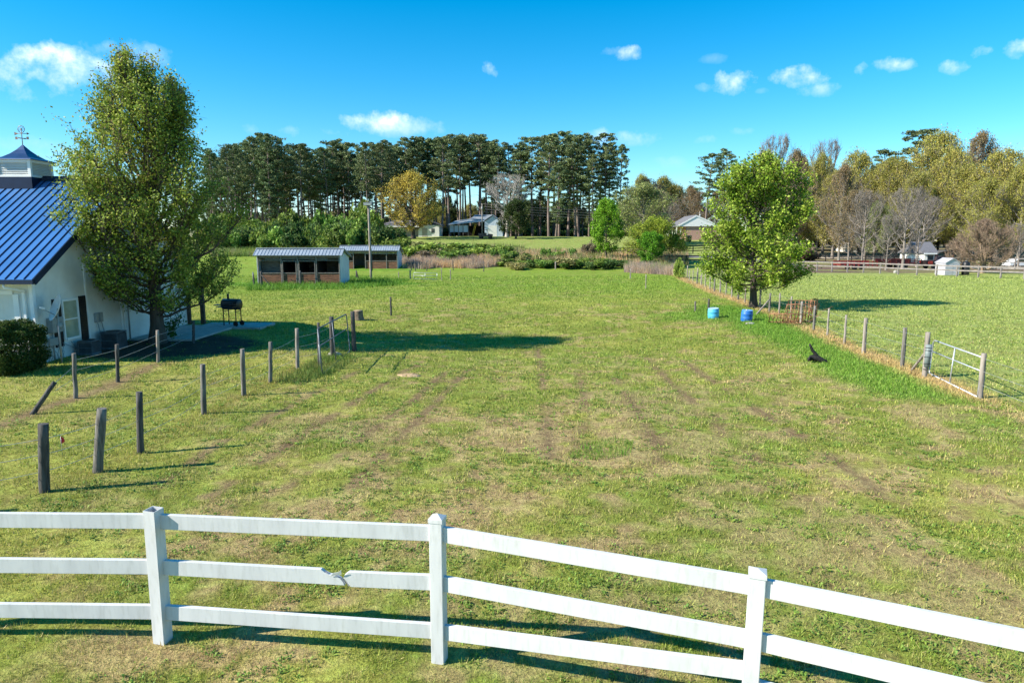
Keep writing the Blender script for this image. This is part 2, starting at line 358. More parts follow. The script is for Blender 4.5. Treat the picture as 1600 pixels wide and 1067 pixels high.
def fields(x, y):
    x = np.asarray(x, float); y = np.asarray(y, float)
    n1 = fbm(x*.28, y*.28, 11, 4); n2 = fbm(x*1.3+40, y*1.3, 21, 4); n3 = fbm(x*.07, y*.07, 31, 3); n4 = fbm(x*3.1, y*3.1, 71, 3)
    dR = seg_dist(x, y, LINE_R)
    near = 1-sstep(14, 36, y)
    leftside = sstep(-3.5, -7.5, x+ (y-12)*.12)      # lawn left of the wire fence, shorter and yellower
    right_field = sstep(.0, 1.2, x-np.interp(y, [p[1] for p in sorted(LINE_R, key=lambda q: q[1])], [p[0] for p in sorted(LINE_R, key=lambda q: q[1])]))
    b = np.zeros_like(x)
    for p, sx, sy, a in BROWN: b = b+a*np.exp(-((x-p.x)/sx)**2-((y-p.y)/sy)**2)
    dry = np.clip((n1-.56)*1.8+(n2-.52)*2.6+(n4-.5)*2.4+near*.32+b*.9, 0, 1)*(1-.55*leftside)*(1-.75*right_field)*(1-.55*sstep(38, 60, y))
    tr = np.zeros_like(x)
    for l in TRACKS: tr = np.maximum(tr, np.exp(-(seg_dist(x, y, l)/.16)**2))
    tr = tr*np.clip((n2-.30)*5, 0, 1)
    tl = np.exp(-(seg_dist(x, y, TRAIL)/(.22+.25*n2))**2)
    dirt = np.clip(tr*.95+tl*1.0, 0, 1)
    # mulch bed under the big tree and along the house wall
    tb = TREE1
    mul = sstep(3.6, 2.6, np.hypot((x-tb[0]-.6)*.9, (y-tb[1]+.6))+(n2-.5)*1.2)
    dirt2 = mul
    straw = np.clip(np.exp(-((dR-.05)/(.25+.5*n2))**2)*1.2-.15, 0, 1)*sstep(16, 18, y)
    dl = seg_dist(x, y, LUSH_R)
    lush = np.clip(sstep(2.0, .6, dl+(n1-.5)*1.6)+sstep(.55, .75, n1)*.25, 0, 1)*(1-right_field)
    lush = np.maximum(lush, .8*sstep(3.4, 1.5, np.hypot((x-BARREL[0]+.3)/1.6, y-BARREL[1]+.2)+(n2-.5)*1.5))
    # unmown edge round the stables
    for sx, sy, rx, ry in STAB: lush = np.maximum(lush, sstep(1.3, .8, np.hypot((x-sx)/rx, (y-sy)/ry)+(n2-.5)*.4))
    far = sstep(36, 62, y)
    backdirt = sstep(84.5, 86.5, y+0.0*x)*sstep(.36, .42, x/np.maximum(y, 1))*sstep(124, 116, y)*(.55+.45*sstep(.4, .6, n1))
    yel = np.clip((fbm(x*.5, y*.5, 51, 3)-.45)*2.5+.35*leftside, 0, 1)
    return dict(dry=dry, dirt=dirt, mulch=dirt2, straw=straw, lush=lush, far=far, right=right_field, back=backdirt, yel=yel, n2=n2, left=leftside, y=y, woods=np.maximum(sstep(.34, .40, x/np.maximum(y, 1))*sstep(122, 134, y)*.9, sstep(166, 172, y)*.9))
C_GREEN = np.array((.170,.222,.036)); C_YG = np.array((.36,.355,.08)); C_DRY = np.array((.41,.29,.15)); C_SOIL = np.array((.23,.165,.085))
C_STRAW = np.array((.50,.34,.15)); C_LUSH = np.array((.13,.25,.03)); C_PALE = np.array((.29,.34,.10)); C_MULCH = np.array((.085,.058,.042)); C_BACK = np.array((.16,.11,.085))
def mixc(c, d, t): return c*(1-t[:, None])+d*t[:, None]
def ground_col(f):
    c = mixc(np.broadcast_to(C_GREEN, (len(f['dry']), 3)), C_YG, np.clip(.25+.6*f['yel'], 0, 1))
    c = mixc(c, np.array((.17,.27,.03)), f['far']*(1-f['right'])*.75)
    c = mixc(c, C_PALE, f['right']*.85)
    c = mixc(c, C_PALE*.9, sstep(118, 130, f['y'])*.7); c = mixc(c, C_DRY, f['dry']*.8); c = mixc(c, C_LUSH, f['lush']*.85); c = mixc(c, C_SOIL, f['dirt'])
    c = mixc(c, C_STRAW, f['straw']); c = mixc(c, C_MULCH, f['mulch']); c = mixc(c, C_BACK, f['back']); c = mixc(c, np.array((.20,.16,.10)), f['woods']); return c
TREE1 = tuple(at(247, 536).xy); BARREL = tuple(at(1140, 492).xy)
S1A = at(403, 445); S1B = pd(533, S1A.y+.25); S2B = at(622, 420)
STAB = [((S1A.x+S1B.x)/2, S1A.y+1.2, 7.2, 4.2), (S1B.x+3.5, S1B.y+.8, 3.4, 2.0), (S2B.x-3, S2B.y, 7.0, 3.0)]

def ground_mat():
    m, N, L, p = nodes('pasture_ground'); p.inputs['Roughness'].default_value = .95; p.inputs['Specular IOR Level'].default_value = .08
    a = N.new('ShaderNodeAttribute'); a.attribute_name = 'Col'; tc = N.new('ShaderNodeTexCoord')
    def ns(sc, det, rough=.6):
        n = N.new('ShaderNodeTexNoise'); n.inputs['Scale'].default_value = sc; n.inputs['Detail'].default_value = det; n.inputs['Roughness'].default_value = rough
        L.new(tc.outputs['Object'], n.inputs['Vector']); return n
    n1 = ns(1.1, 8, .7); n2 = ns(9, 6, .75); n3 = ns(34, 4, .7)
    def mr(n, lo, hi, a0=.33, a1=.67):
        r = N.new('ShaderNodeMapRange'); r.inputs[1].default_value = a0; r.inputs[2].default_value = a1; r.inputs[3].default_value = lo; r.inputs[4].default_value = hi
        L.new(n.outputs['Fac'], r.inputs[0]); return r
    def mul(x, y):
        k = N.new('ShaderNodeMath'); k.operation = 'MULTIPLY'; L.new(x, k.inputs[0]); L.new(y, k.inputs[1]); return k.outputs[0]
    v = mul(mul(mr(n1, .74, 1.22).outputs[0], mr(n2, .62, 1.34).outputs[0]), mr(n3, .70, 1.28).outputs[0])
    hs = N.new('ShaderNodeHueSaturation'); L.new(a.outputs['Color'], hs.inputs['Color']); L.new(v, hs.inputs['Value'])
    h = mr(n2, .485, .515); h2 = mr(n1, .485, .512); ad = N.new('ShaderNodeMath'); ad.operation = 'AVERAGE' if False else 'ADD'
    L.new(h.outputs[0], ad.inputs[0]); L.new(h2.outputs[0], ad.inputs[1]); sb = N.new('ShaderNodeMath'); sb.operation = 'SUBTRACT'; sb.inputs[1].default_value = .5
    L.new(ad.outputs[0], sb.inputs[0]); L.new(sb.outputs[0], hs.inputs['Hue'])
    L.new(hs.outputs[0], p.inputs['Base Color'])
    b = N.new('ShaderNodeBump'); b.inputs['Strength'].default_value = .8; b.inputs['Distance'].default_value = .05
    ad2 = N.new('ShaderNodeMath'); L.new(n2.outputs['Fac'], ad2.inputs[0]); L.new(n3.outputs['Fac'], ad2.inputs[1]); L.new(ad2.outputs[0], b.inputs['Height'])
    L.new(b.outputs[0], p.inputs['Normal']); return m
def build_ground():
    rows = np.concatenate([[-8, -2, 2], np.exp(np.linspace(math.log(4), math.log(1500), 560))])
    us = np.linspace(-1, 1, 521); us = us*.55+us**3*1.6
    Y, U = np.meshgrid(rows, us, indexing='ij'); X = U*(np.abs(Y)+9)*.98
    x = X.ravel(); y = Y.ravel(); z = T(x, y); f = fields(x, y)
    v = np.stack([x, y, z], 1); nr, nc = X.shape
    i = np.arange(nr-1)[:, None]*nc+np.arange(nc-1)[None, :]; i = i.ravel()
    fc = np.stack([i, i+1, i+nc+1, i+nc], 1)
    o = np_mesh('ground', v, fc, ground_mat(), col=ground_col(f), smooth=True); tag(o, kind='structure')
build_ground()

rng = np.random.default_rng(7)
# ------------------------------------------------------------------ grass blades (stuff)
def blades(name, x, y, h, w, col, lean=.6, label=None, cat='grass', group=None, z=None):
    n = len(x); z = T(x, y)-.01 if z is None else z
    a = rng.uniform(0, 2*np.pi, n); b = rng.uniform(0, 2*np.pi, n); l = rng.uniform(.1, 1, n)*lean
    dx = np.cos(a)*w/2; dy = np.sin(a)*w/2; ex = np.cos(b)*l*h; ey = np.sin(b)*l*h; ez = h*np.sqrt(np.maximum(.05, 1-l*l*.8))
    v = np.empty((n, 3, 3)); v[:, 0] = np.stack([x-dx, y-dy, z], 1); v[:, 1] = np.stack([x+dx, y+dy, z], 1); v[:, 2] = np.stack([x+ex, y+ey, z+ez], 1)
    f = np.arange(n*3).reshape(n, 3); c = np.repeat(col, 3, axis=0)
    o = np_mesh(name, v.reshape(-1, 3), f, M['blade'], col=c); return tag(o, label, cat, None, 'stuff')
def jitter(c, s=.25):
    n = len(c); k = np.exp(rng.normal(0, s, (n, 1))); h = rng.normal(0, .10, (n, 1))
    return np.clip(c*k*np.concatenate([1+h, np.ones((n, 1)), 1-h*.5], 1), 0, .9)
def keep_out(x, y):
    HC = HOUSE_C; m = ~((x < HC[0]+.05) & (y > HC[1]-.05) & (y < HC[2]+.05))
    for (x0, x1, y0, y1) in SLABS: m &= ~((x > x0) & (x < x1) & (y > y0) & (y < y1))
    return m
C0 = at(62, 569); C1 = at(300, 505)
HX = C0.x; HY0 = C0.y; HY1 = C1.y; HOUSE_C = (HX, HY0, HY1)
sl1a = at(330, 516); sl1b = at(402, 507)
SLABS = [(sl1a.x, sl1b.x+.1, sl1a.y-.2, sl1b.y+.3), (HX+.05, HX+2.6, at(270,530).y, at(250,523).y+3.0)]
def build_lawn():
    n = 1150000
    # forward distance distributed ~ d^-0.55 between 5 and 75
    u = rng.uniform(0, 1, n); e = .22; d = (5.0**e+u*(78.0**e-5.0**e))**(1/e); s = rng.uniform(-.86, .86, n)
    x = s*(d+1.2); y = d; f = fields(x, y); nn = fbm(x*2.2, y*2.2, 61, 3); nc = fbm(x*7, y*7, 66, 2)
    dens = np.clip(.30+(nn-.42)*2.6+(nc-.5)*1.6, .06, 1)*(1-.60*f['dry'])*(1-.97*f['dirt'])*(1-.97*f['mulch'])
    m = (rng.uniform(0, 1, n) < np.maximum(dens, f['lush']*.9)) & keep_out(x, y)
    x = x[m]; y = y[m]; f = {k: v[m] for k, v in f.items()}; n = len(x); nc = nc[m]
    base = ground_col(f)*1.3
    k = rng.uniform(0, 1, n); c = base.copy()
    g = k < .40; c[g] = mixc(c, np.array((.16,.24,.035)), np.full(n, .65))[g]
    g = (k > .40) & (k < .60-.15*sstep(20, 45, y)); c[g] = mixc(c, np.array((.38,.39,.08)), np.full(n, .55))[g]
    g = k > .83+.17*sstep(16, 40, y); c[g] = mixc(c, np.array((.50,.38,.20)), np.full(n, .7))[g]
    c = mixc(c, C_LUSH*1.25, f['lush']*.6); c = mixc(c, C_STRAW*1.1, f['straw']*.8)
    jt = np.exp(rng.normal(0, .22, n)*(1-.55*sstep(15, 45, y)))[:, None]; c = np.clip(c*jt, 0, .9); lod = (np.maximum(y, 6)/6)
    h = rng.uniform(.022, .065, n)*lod**.34*(1+.5*f['lush']+.3*f['straw'])*(.6+.9*np.clip(nc, 0, 1)); w = rng.uniform(.006, .013, n)*lod**.80
    blades('grass', x, y, h, w, c, .95, 'short patchy pasture grass covering the whole paddock')
def rosettes():                                     # broad leaved weeds in clumps
    n = 16000; u = rng.uniform(0, 1, n); e = .4; d = (5.0**e+u*(40.0**e-5.0**e))**(1/e); s = rng.uniform(-.84, .84, n); x = s*(d+1.2); y = d
    nn = fbm(x*.9+9, y*.9, 81, 3); m = (nn+rng.normal(0, .06, n) > .52) & keep_out(x, y); x = x[m]; y = y[m]; n = len(x); K = 9
    lod = (np.maximum(y, 6)/6)**.35; X = np.repeat(x, K)+rng.normal(0, .035, n*K); Y = np.repeat(y, K)+rng.normal(0, .035, n*K); lo = np.repeat(lod, K)
    a = rng.uniform(0, 2*np.pi, n*K); L = rng.uniform(.02, .065, n*K)*lo; W = L*.38; up = rng.uniform(.15, .7, n*K)*L
    z = T(X, Y); ca, sa = np.cos(a), np.sin(a); v = np.empty((n*K, 4, 3))
    v[:, 0] = np.stack([X, Y, z], 1); v[:, 1] = np.stack([X+ca*L*.55-sa*W/2, Y+sa*L*.55+ca*W/2, z+up], 1)
    v[:, 2] = np.stack([X+ca*L, Y+sa*L, z+up*.9], 1); v[:, 3] = np.stack([X+ca*L*.55+sa*W/2, Y+sa*L*.55-ca*W/2, z+up], 1)
    cc = np.repeat(rng.uniform(.8, 1.3, (n, 1))*np.array([[.18,.27,.045]]), K, 0); cc = jitter(cc, .15)
    o = np_mesh('weeds', v.reshape(-1, 3), np.arange(n*K*4).reshape(-1, 4), M['blade'], col=np.repeat(cc, 4, 0))
    tag(o, 'small broad leaved weeds scattered through the short grass', 'weeds', None, 'stuff')
build_lawn(); rosettes()
def tuft_field(name, poly_px, n, hmin, hmax, w, cols, label, lean=.5, thr=.0, seed=1, cat='tall grass', ns=.5):
    pts = [at(*p) if len(p) == 2 else pd(p[0], p[2]) for p in poly_px]; P = [(p.x, p.y) for p in pts]
    xs = [p[0] for p in P]; ys = [p[1] for p in P]; x = rng.uniform(min(xs), max(xs), n*4); y = rng.uniform(min(ys), max(ys), n*4)
    ins = np.zeros(len(x), bool); j = len(P)-1
    for i in range(len(P)):
        xi, yi = P[i]; xj, yj = P[j]; c = ((yi > y) != (yj > y)) & (x < (xj-xi)*(y-yi)/(yj-yi+1e-9)+xi); ins ^= c; j = i
    nn = fbm(x*ns, y*ns, seed, 4); ins &= nn > thr; x = x[ins][:n]; y = y[ins][:n]; nn = nn[ins][:n]; n = len(x)
    k = np.clip((fbm(x*ns*.8+5, y*ns*.8, seed+40, 3)-.35)/.3, 0, .999)*(len(cols)-1)
    C = np.array(cols); i0 = k.astype(int); c = C[i0]+(C[np.minimum(i0+1, len(cols)-1)]-C[i0])*(k-i0)[:, None]
    h = rng.uniform(hmin, hmax, n)*(.55+.9*nn)
    return blades(name, x, y, h, rng.uniform(.6, 1.3, n)*w, jitter(c, .28), lean, label, cat)
TAN = (.56,.38,.21); TAN2 = (.44,.33,.22); PURP = (.34,.26,.22); GR = (.15,.23,.04); GR2 = (.11,.18,.03); YG = (.28,.30,.07)
tuft_field('tall_grass', [(628,0,92.5),(660,0,91.5),(700,0,93),(740,0,91.8),(785,0,95),(800,0,99),(770,0,104),(700,0,100),(628,0,103)], 17000, .25, 1.15, .05, [PURP, TAN2, PURP, TAN], 'greyish brown dead weeds along the field edge beside the far stable', .45, thr=.40, seed=3, ns=.8)
tuft_field('tall_grass', [(755,0,98),(1075,0,96),(1075,0,118),(755,0,118)], 36000, .4, 1.2, .07, [GR2, TAN, TAN2, GR2, TAN], 'orange tan broom sedge tufts behind the paddock', .35, seed=8)
tuft_field('tall_grass', [(330,0,108),(800,0,104),(820,0,128),(330,0,135)], 52000, .4, 1.2, .08, [GR, YG, GR, TAN2, GR, GR2], 'rough green grass on the bank behind the two stables', .5, seed=13)
tuft_field('tall_grass', [(975,0,86),(1062,0,78),(1058,0,92),(975,0,95)], 9000, .5, 1.3, .04, [PURP, TAN2, PURP, GR], 'grey brown dead brush in the corner of the wire fence', .35, seed=23)
tuft_field('lush_grass', [(1062,478),(1220,478),(1262,505),(1330,548),(1260,560),(1180,528),(1075,500)], 15000, .04, .15, .018, [(.09,.22,.02),(.15,.29,.03),(.11,.24,.025)], 'tall bright green grass round the two blue barrels', .8, seed=33, ns=.9)
tuft_field('lush_grass', [(1225,515),(1300,545),(1340,556),(1450,596),(1560,640),(1480,632),(1400,612),(1320,590),(1250,552)], 15000, .02, .085, .012, [(.17,.30,.035),(.24,.38,.05),(.14,.25,.03)], 'bright green grass strip running along the right wire fence', .9, seed=43, ns=.9)
tuft_field('lush_grass', [(385,455),(560,452),(620,447),(640,438),(560,434),(395,438)], 12000, .15, .5, .045, [(.09,.20,.018),(.13,.26,.03)], 'tall green grass along the front of the near stable', .7, seed=53, ns=.6)
def line_tufts(name, pts, n, wid, h0, h1, w, col, label, lean=.8):
    pts = np.array(pts); seg = np.hypot(*(pts[1:]-pts[:-1]).T); cum = np.concatenate([[0], np.cumsum(seg)]); s = rng.uniform(0, cum[-1], n)
    x = np.interp(s, cum, pts[:, 0])+rng.normal(0, wid, n); y = np.interp(s, cum, pts[:, 1])+rng.normal(0, wid, n)
    c = jitter(np.tile(np.array(col), (n, 1)), .3); lod = (y/20)**.5
    return blades(name, x, y, rng.uniform(h0, h1, n)*lod, rng.uniform(.5, 1.2, n)*w*lod, c, lean, label, 'grass')
line_tufts('straw_grass', LINE_R, 13000, .18, .04, .14, .018, (.48,.36,.17), 'dead straw coloured grass strip under the right wire fence', .95)
LF = [tuple(at(*p).xy) for p in ((68,768),(150,737),(219,708),(317,649),(380,619),(422,599),(465,578),(500,566))]
line_tufts('straw_grass', LF, 7000, .20, .03, .13, .012, (.34,.28,.09), 'yellowish longer grass under the left wire fence', .95)
tuft_field('weedy_grass', [(425,597),(470,577),(520,548),(560,560),(520,585),(470,602)], 4200, .04, .26, .018, [(.11,.19,.03),(.20,.24,.06),(.09,.16,.03)], 'dark tangled weeds at the foot of the left wire fence near the gate', .7, seed=63, ns=1)
tuft_field('weedy_grass', [(885,716),(930,720),(985,712),(990,690),(960,683),(915,692)], 1300, .03, .15, .010, [(.10,.22,.02),(.14,.26,.03)], 'taller green grass patch in the middle of the paddock', .4, seed=73, ns=1)

# ------------------------------------------------------------------ vegetation generators
def tube_np(V, Fc, pts, rad, n):
    pts = np.asarray(pts); K = len(pts); d = np.gradient(pts, axis=0); d /= np.linalg.norm(d, axis=1)[:, None]+1e-9
    ref = np.where(np.abs(d[:, 2:3]) < .9, np.array([[0,0,1.]]), np.array([[1.,0,0]])); a = np.cross(d, ref); a /= np.linalg.norm(a, axis=1)[:, None]+1e-9; b = np.cross(d, a)
    t = 2*np.pi*np.arange(n)/n; r = np.asarray(rad)[:, None, None]
    ring = pts[:, None]+r*(a[:, None]*np.cos(t)[None, :, None]+b[:, None]*np.sin(t)[None, :, None])
    o = sum(len(x) for x in V); V.append(ring.reshape(-1, 3))
    i = (np.arange(K-1)*n)[:, None]+np.arange(n)[None]; j = (np.arange(K-1)*n)[:, None]+((np.arange(n)+1) % n)[None]
    Fc.append(np.stack([i, j, j+n, i+n], -1).reshape(-1, 4)+o)
def bez(a, b, c, n):
    t = np.linspace(0, 1, n)[:, None]; return a*(1-t)**2+2*b*t*(1-t)+c*t*t
def quads(cen, size, rg, flat=0.0, aspect=.6):
    n = len(cen); d = rg.normal(size=(n, 3)); d[:, 2] *= (1-flat); d /= np.linalg.norm(d, axis=1)[:, None]
    e = rg.normal(size=(n, 3)); e[:, 2] *= (1-flat*.5); e = e-d*(e*d).sum(1)[:, None]; e /= np.linalg.norm(e, axis=1)[:, None]
    s = (size*rg.uniform(.6, 1.35, n))[:, None]; d = d*s*.5; e = e*s*.5*aspect
    v = np.stack([cen-d, cen+e, cen+d, cen-e], 1); return v.reshape(-1, 3), np.arange(4*n).reshape(n, 4)
def make_tree(name, seed, H, Rf, bh, tr, n1, n2, n3, nl, ls, cols, label, cat='tree', bark='bark', up=.9, leafmat='leaf', twigr=.006, sides=(8,5,4,3), spread_leaf=.18, lead=.92, minr=.0, wander=.3, keep=None, trunks=1, lw=1.0, low=.55, qe=1.0, rw=0.0):
    rg = np.random.default_rng(seed); V = []; Fc = []; anchors = []
    lump = rg.uniform(0, 6.28, 8)
    def env(z, az):
        t = np.clip((z-bh)/(H-bh), 0, 1); return Rf(t)*(1+.13*np.sin(3*az+lump[0]+z*.9)+.10*np.sin(5*az+lump[1]-z*1.7)+.06*np.sin(9*az+lump[2]+z*3))
    tops = []
    for k in range(trunks):
        off = np.array([rg.normal(0, .12), rg.normal(0, .12), 0])*(trunks > 1); top = np.array([rg.normal(0, .03)*H*(1+3*(trunks > 1)), rg.normal(0, .03)*H*(1+3*(trunks > 1)), H*lead])
        K = 14; t = np.linspace(0, 1, K); P = off+(top-off)*t[:, None]; P[:, 0] += wander*np.sin(t*5+lump[3])*t*.35; P[:, 1] += wander*np.sin(t*6+lump[4])*t*.35
        r = tr*(1-t)**.8*(1+.45*np.exp(-t*H/.35))+minr+.01; tube_np(V, Fc, P, r, sides[0]); tops.append((P, r))
    for i in range(n1):
        P, r = tops[i % trunks]; q = (i+.5)/n1; t0 = bh/H*.75+(q**qe)*(lead-.05-bh/H*.75); s0 = t0/lead; kk = s0*(len(P)-1); k0 = min(int(kk), len(P)-2); a = P[k0]+(P[k0+1]-P[k0])*(kk-k0)
        az = i*2.39996+rg.uniform(-.4, .4); fr = rg.uniform(.72, 1.0)
        upi = up*(low+(1-low)*min(1, q*1.6)); rad = env(min(a[2]+.6, H*.97), az)*fr; ze = a[2]+rad*upi*rg.uniform(.6, 1.3); ze = min(ze, H*rg.uniform(.93, 1.0)); rad = env(ze, az)*fr if ze > a[2] else rad
        c = np.array([np.cos(az)*rad, np.sin(az)*rad, ze]); b = a+(c-a)*.45; b[2] += (-.12 if up > .6 else .12)*rad; b[:2] = a[:2]+(c[:2]-a[:2])*.62
        L1 = bez(a, b, c, 9); L1[1:-1] += rg.normal(0, .02*rad+.01, (7, 3)); ln = np.linalg.norm(c-a); r1 = min(r[k0]*.55, .012+ln*.019)*lw
        tube_np(V, Fc, L1, np.linspace(r1, r1*.25+twigr*.5, 9), sides[1])
        m2 = max(2, int(n2*(.5+ln/(H*.35))))
        for j in range(m2):
            s = rg.uniform(.18, 1.0)**.8*8; k = min(int(s), 7); a2 = L1[k]+(L1[k+1]-L1[k])*(s-k); pdv = L1[k+1]-L1[k]; pdv /= np.linalg.norm(pdv)+1e-9
            rd = rg.normal(size=3); rd[2] = abs(rd[2])*up; out = np.array([a2[0], a2[1], 0]); out /= np.linalg.norm(out)+1e-6
            dv = pdv*.7+rd*.65+out*.25+np.array([0, 0, up*.45]); dv /= np.linalg.norm(dv); l2 = rg.uniform(.16, .38)*max(ln, H*.14)
            c2 = a2+dv*l2; az2 = np.arctan2(c2[1], c2[0]); rr = np.hypot(c2[0], c2[1]); em = env(c2[2], az2)*1.04
            if rr > em: c2[:2] *= em/rr
            c2[2] = min(c2[2], H)
            L2 = bez(a2, (a2+c2)/2+rg.normal(0, .06*l2, 3), c2, 5); r2 = min(r1*.5, .006+l2*.012)*lw
            tube_np(V, Fc, L2, np.linspace(r2, twigr*.7, 5), sides[2])
            for q3 in range(n3):
                s = rg.uniform(.2, 1)*4; k = min(int(s), 3); a3 = L2[k]+(L2[k+1]-L2[k])*(s-k); dv3 = dv*.6+rg.normal(size=3)*.6; dv3[2] += .25*up; dv3 /= np.linalg.norm(dv3); l3 = l2*rg.uniform(.25, .55)
                c3 = a3+dv3*l3; L3 = np.stack([a3, (a3+c3)/2+rg.normal(0, .04*l3, 3), c3]); tube_np(V, Fc, L3, [twigr, twigr*.8, twigr*.5], sides[3])
                anchors.append((a3, c3))
            anchors.append((a2+(c2-a2)*.5, c2))
    root = empty(name, (0,0,0), 0, label, cat)
    np_mesh('trunk', np.concatenate(V), np.concatenate(Fc), M[bark], root, smooth=True)
    if nl:
        A = np.array([a for a, c in anchors]); Cc = np.array([c for a, c in anchors]); wts = rg.gamma(1.2, 1, len(A)); wts = wts*(1-rw+rw*np.hypot(Cc[:, 0], Cc[:, 1])/np.hypot(Cc[:, 0], Cc[:, 1]).mean()); wts /= wts.sum()
        idx = rg.choice(len(A), nl, p=wts); t = rg.uniform(.1, 1.08, nl)[:, None]; cen = A[idx]+(Cc[idx]-A[idx])*t+rg.normal(0, spread_leaf, (nl, 3))
        if keep is not None: cen = cen[keep(cen)]; 
        v, f = quads(cen, ls, rg, .1, .7); nl = len(cen)
        C = np.array([c[:3] for c in cols]); wc = np.array([c[3] for c in cols]); wc = wc/wc.sum()
        clump = vn(cen[:, 0]*1.1+cen[:, 2]*.8, cen[:, 1]*1.1+cen[:, 2]*.5, seed); pick = np.clip(rg.uniform(0, 1, nl)*.65+clump*.35*1.0, 0, .999)
        ci = np.minimum(np.searchsorted(np.cumsum(wc), pick), len(cols)-1); col = C[ci]*np.exp(rg.normal(0, .18, (nl, 1)))
        np_mesh('crown', v, f, M[leafmat], root, col=np.repeat(col, 4, 0))
    return root
def place(root, p, rz=0): root.location = p; root.rotation_euler = (0, 0, rz); return root

# --- big pear tree by the house
def R_pear(t): return np.interp(t, [0,.05,.11,.22,.34,.46,.60,.71,.80,.88,.95,1.0],[1.4,2.1,2.6,2.95,3.0,2.85,2.55,2.2,1.75,1.25,.75,.3])
p = Vector((TREE1[0], TREE1[1], Tz(*TREE1)))
H1 = zat(86, TREE1[1])-p.z
big = make_tree('pear_tree', 5, H1, R_pear, 1.35, .25, 110, 12, 4, 76000, .092, [(.11,.17,.02,.25),(.21,.28,.035,.34),(.38,.41,.08,.25),(.27,.20,.10,.16)], 'tall broad pear tree in sparse spring leaf beside the white house', up=1.35, twigr=.006, spread_leaf=.13, lead=.86, lw=.75, low=.40, qe=1.2, rw=.55)
place(big, p, .6)
# --- round pear tree on the right fence
tp = at(1177, 481); H2 = zat(246, tp.y)-tp.z
def R_pear2(t): return 3.15*np.interp(t, [0,.06,.2,.38,.55,.7,.82,.92,1.0],[.70,.90,1,1.0,.96,.85,.70,.48,.10])
t2 = make_tree('pear_tree', 9, H2, R_pear2, 1.3, .20, 66, 11, 4, 36000, .145, [(.11,.20,.016,.28),(.23,.36,.03,.36),(.40,.50,.08,.28),(.15,.12,.05,.08)], 'round bright green leafy tree growing on the right wire fence', up=1.0, twigr=.007, spread_leaf=.16, lead=.88, low=.12, qe=1.15, rw=.6, lw=.8)
place(t2, tp, 1.2)

# --- pines
def make_pine(seed, H, cb, Rm, label, dens=1.0, sparse=False):
    rg = np.random.default_rng(seed); V = []; Fc = []; root = empty('pine_tree', (0,0,0), 0, label, 'pine tree')
    K = 10; t = np.linspace(0, 1, K); P = np.zeros((K, 3)); P[:, 2] = H*.97*t; P[:, 0] = rg.normal(0, .35)*t+.25*np.sin(t*4+rg.uniform(0, 6)); P[:, 1] = rg.normal(0, .35)*t
    tube_np(V, Fc, P, .25*(1-t)**.75+.03, 7); cen = []; tint = []
    nb = int((H-cb)*2.5*dens)
    for i in range(nb):
        q = (i+rg.uniform(0, 1))/nb; z = cb+(H*.97-cb)*q; k = z/(H*.97)*(K-1); k0 = min(int(k), K-2); a = P[k0]+(P[k0+1]-P[k0])*(k-k0)
        az = i*2.4+rg.uniform(-.7, .7); ln = Rm*np.interp(q, [0,.15,.45,.75,.92,1],[.45,.75,1,.80,.50,.2])*rg.uniform(.55, 1.12)
        c = a+np.array([np.cos(az)*ln, np.sin(az)*ln, ln*np.interp(q, [0,.5,1],[-.05,.22,.9])])
        L = bez(a, (a+c)/2+np.array([0,0,.10*ln]), c, 5); tube_np(V, Fc, L, np.linspace(.055, .015, 5), 4)
        for j in range(int(rg.integers(3, 7))):
            s = rg.uniform(.4, 1.05); cc = a+(c-a)*s+rg.normal(0, .25*ln*.5, 3)*np.array([1,1,.35]); n = int(rg.integers(22, 46)*(.6 if sparse else 1)); sz = rg.uniform(.5, .95)
            d = rg.normal(size=(n, 3)); d /= np.linalg.norm(d, axis=1)[:, None]; d *= (rg.uniform(.35, 1, (n, 1)))**.5*np.array([[sz, sz, sz*.42]])
            cen.append(cc+d); tint.append(np.full(n, rg.uniform(.75, 1.3)))
    for i in range(7):                                 # dead stubs under the crown
        z = rg.uniform(cb*.55, cb); az = rg.uniform(0, 6.28); l = rg.uniform(.5, 1.6); a = np.array([P[0][0], 0, z]); a[0] = np.interp(z, P[:, 2], P[:, 0]); a[1] = np.interp(z, P[:, 2], P[:, 1])
        tube_np(V, Fc, np.stack([a, a+np.array([np.cos(az)*l, np.sin(az)*l, l*.1])]), [.03, .012], 3)
    np_mesh('trunk', np.concatenate(V), np.concatenate(Fc), M['bark_pine'], root, smooth=True)
    cen = np.concatenate(cen); tint = np.concatenate(tint); v, f = quads(cen, .44, rg, .12, .42)
    C = np.array([(.085,.125,.055),(.13,.175,.07),(.19,.23,.09)]); col = C[rg.integers(0, 3, len(cen))]*tint[:, None]*np.exp(rg.normal(0, .15, (len(cen), 1)))
    np_mesh('crown', v, f, M['needle'], root, col=np.repeat(col, 4, 0)); return root
PINES = [make_pine(100+i, 24, cb, rm, 'x', d) for i, (cb, rm, d) in enumerate([(12.2,3.4,1.1),(13,3.0,1.0),(11,3.6,1.1),(14,2.9,1.2),(7.5,3.3,1.0),(12,4.0,1.2),(4.5,3.2,1.1)])]
used = set()
def pine(k, px, d, topy, label, group=None, wide=1.0):
    wide *= random.uniform(.82, 1.2); tl = (random.uniform(-.03, .03), random.uniform(-.03, .03))
    g = pd(px, d); s = (zat(topy, d)-g.z)/24; rz = random.uniform(0, 6.28); sc = (s*wide, s*wide, s)
    if k not in used:
        used.add(k); o = PINES[k]; o.location = g; o.rotation_euler = (tl[0],tl[1],rz); o.scale = sc; o['label'] = label
        if group: o['group'] = group
        elif 'group' in o: del o['group']
        return o
    o = copy_tree(PINES[k], g, rz, sc, label, group, rx=tl[0], ry=tl[1])
    if not group and 'group' in o: del o['group']
    return o
random.seed(4)
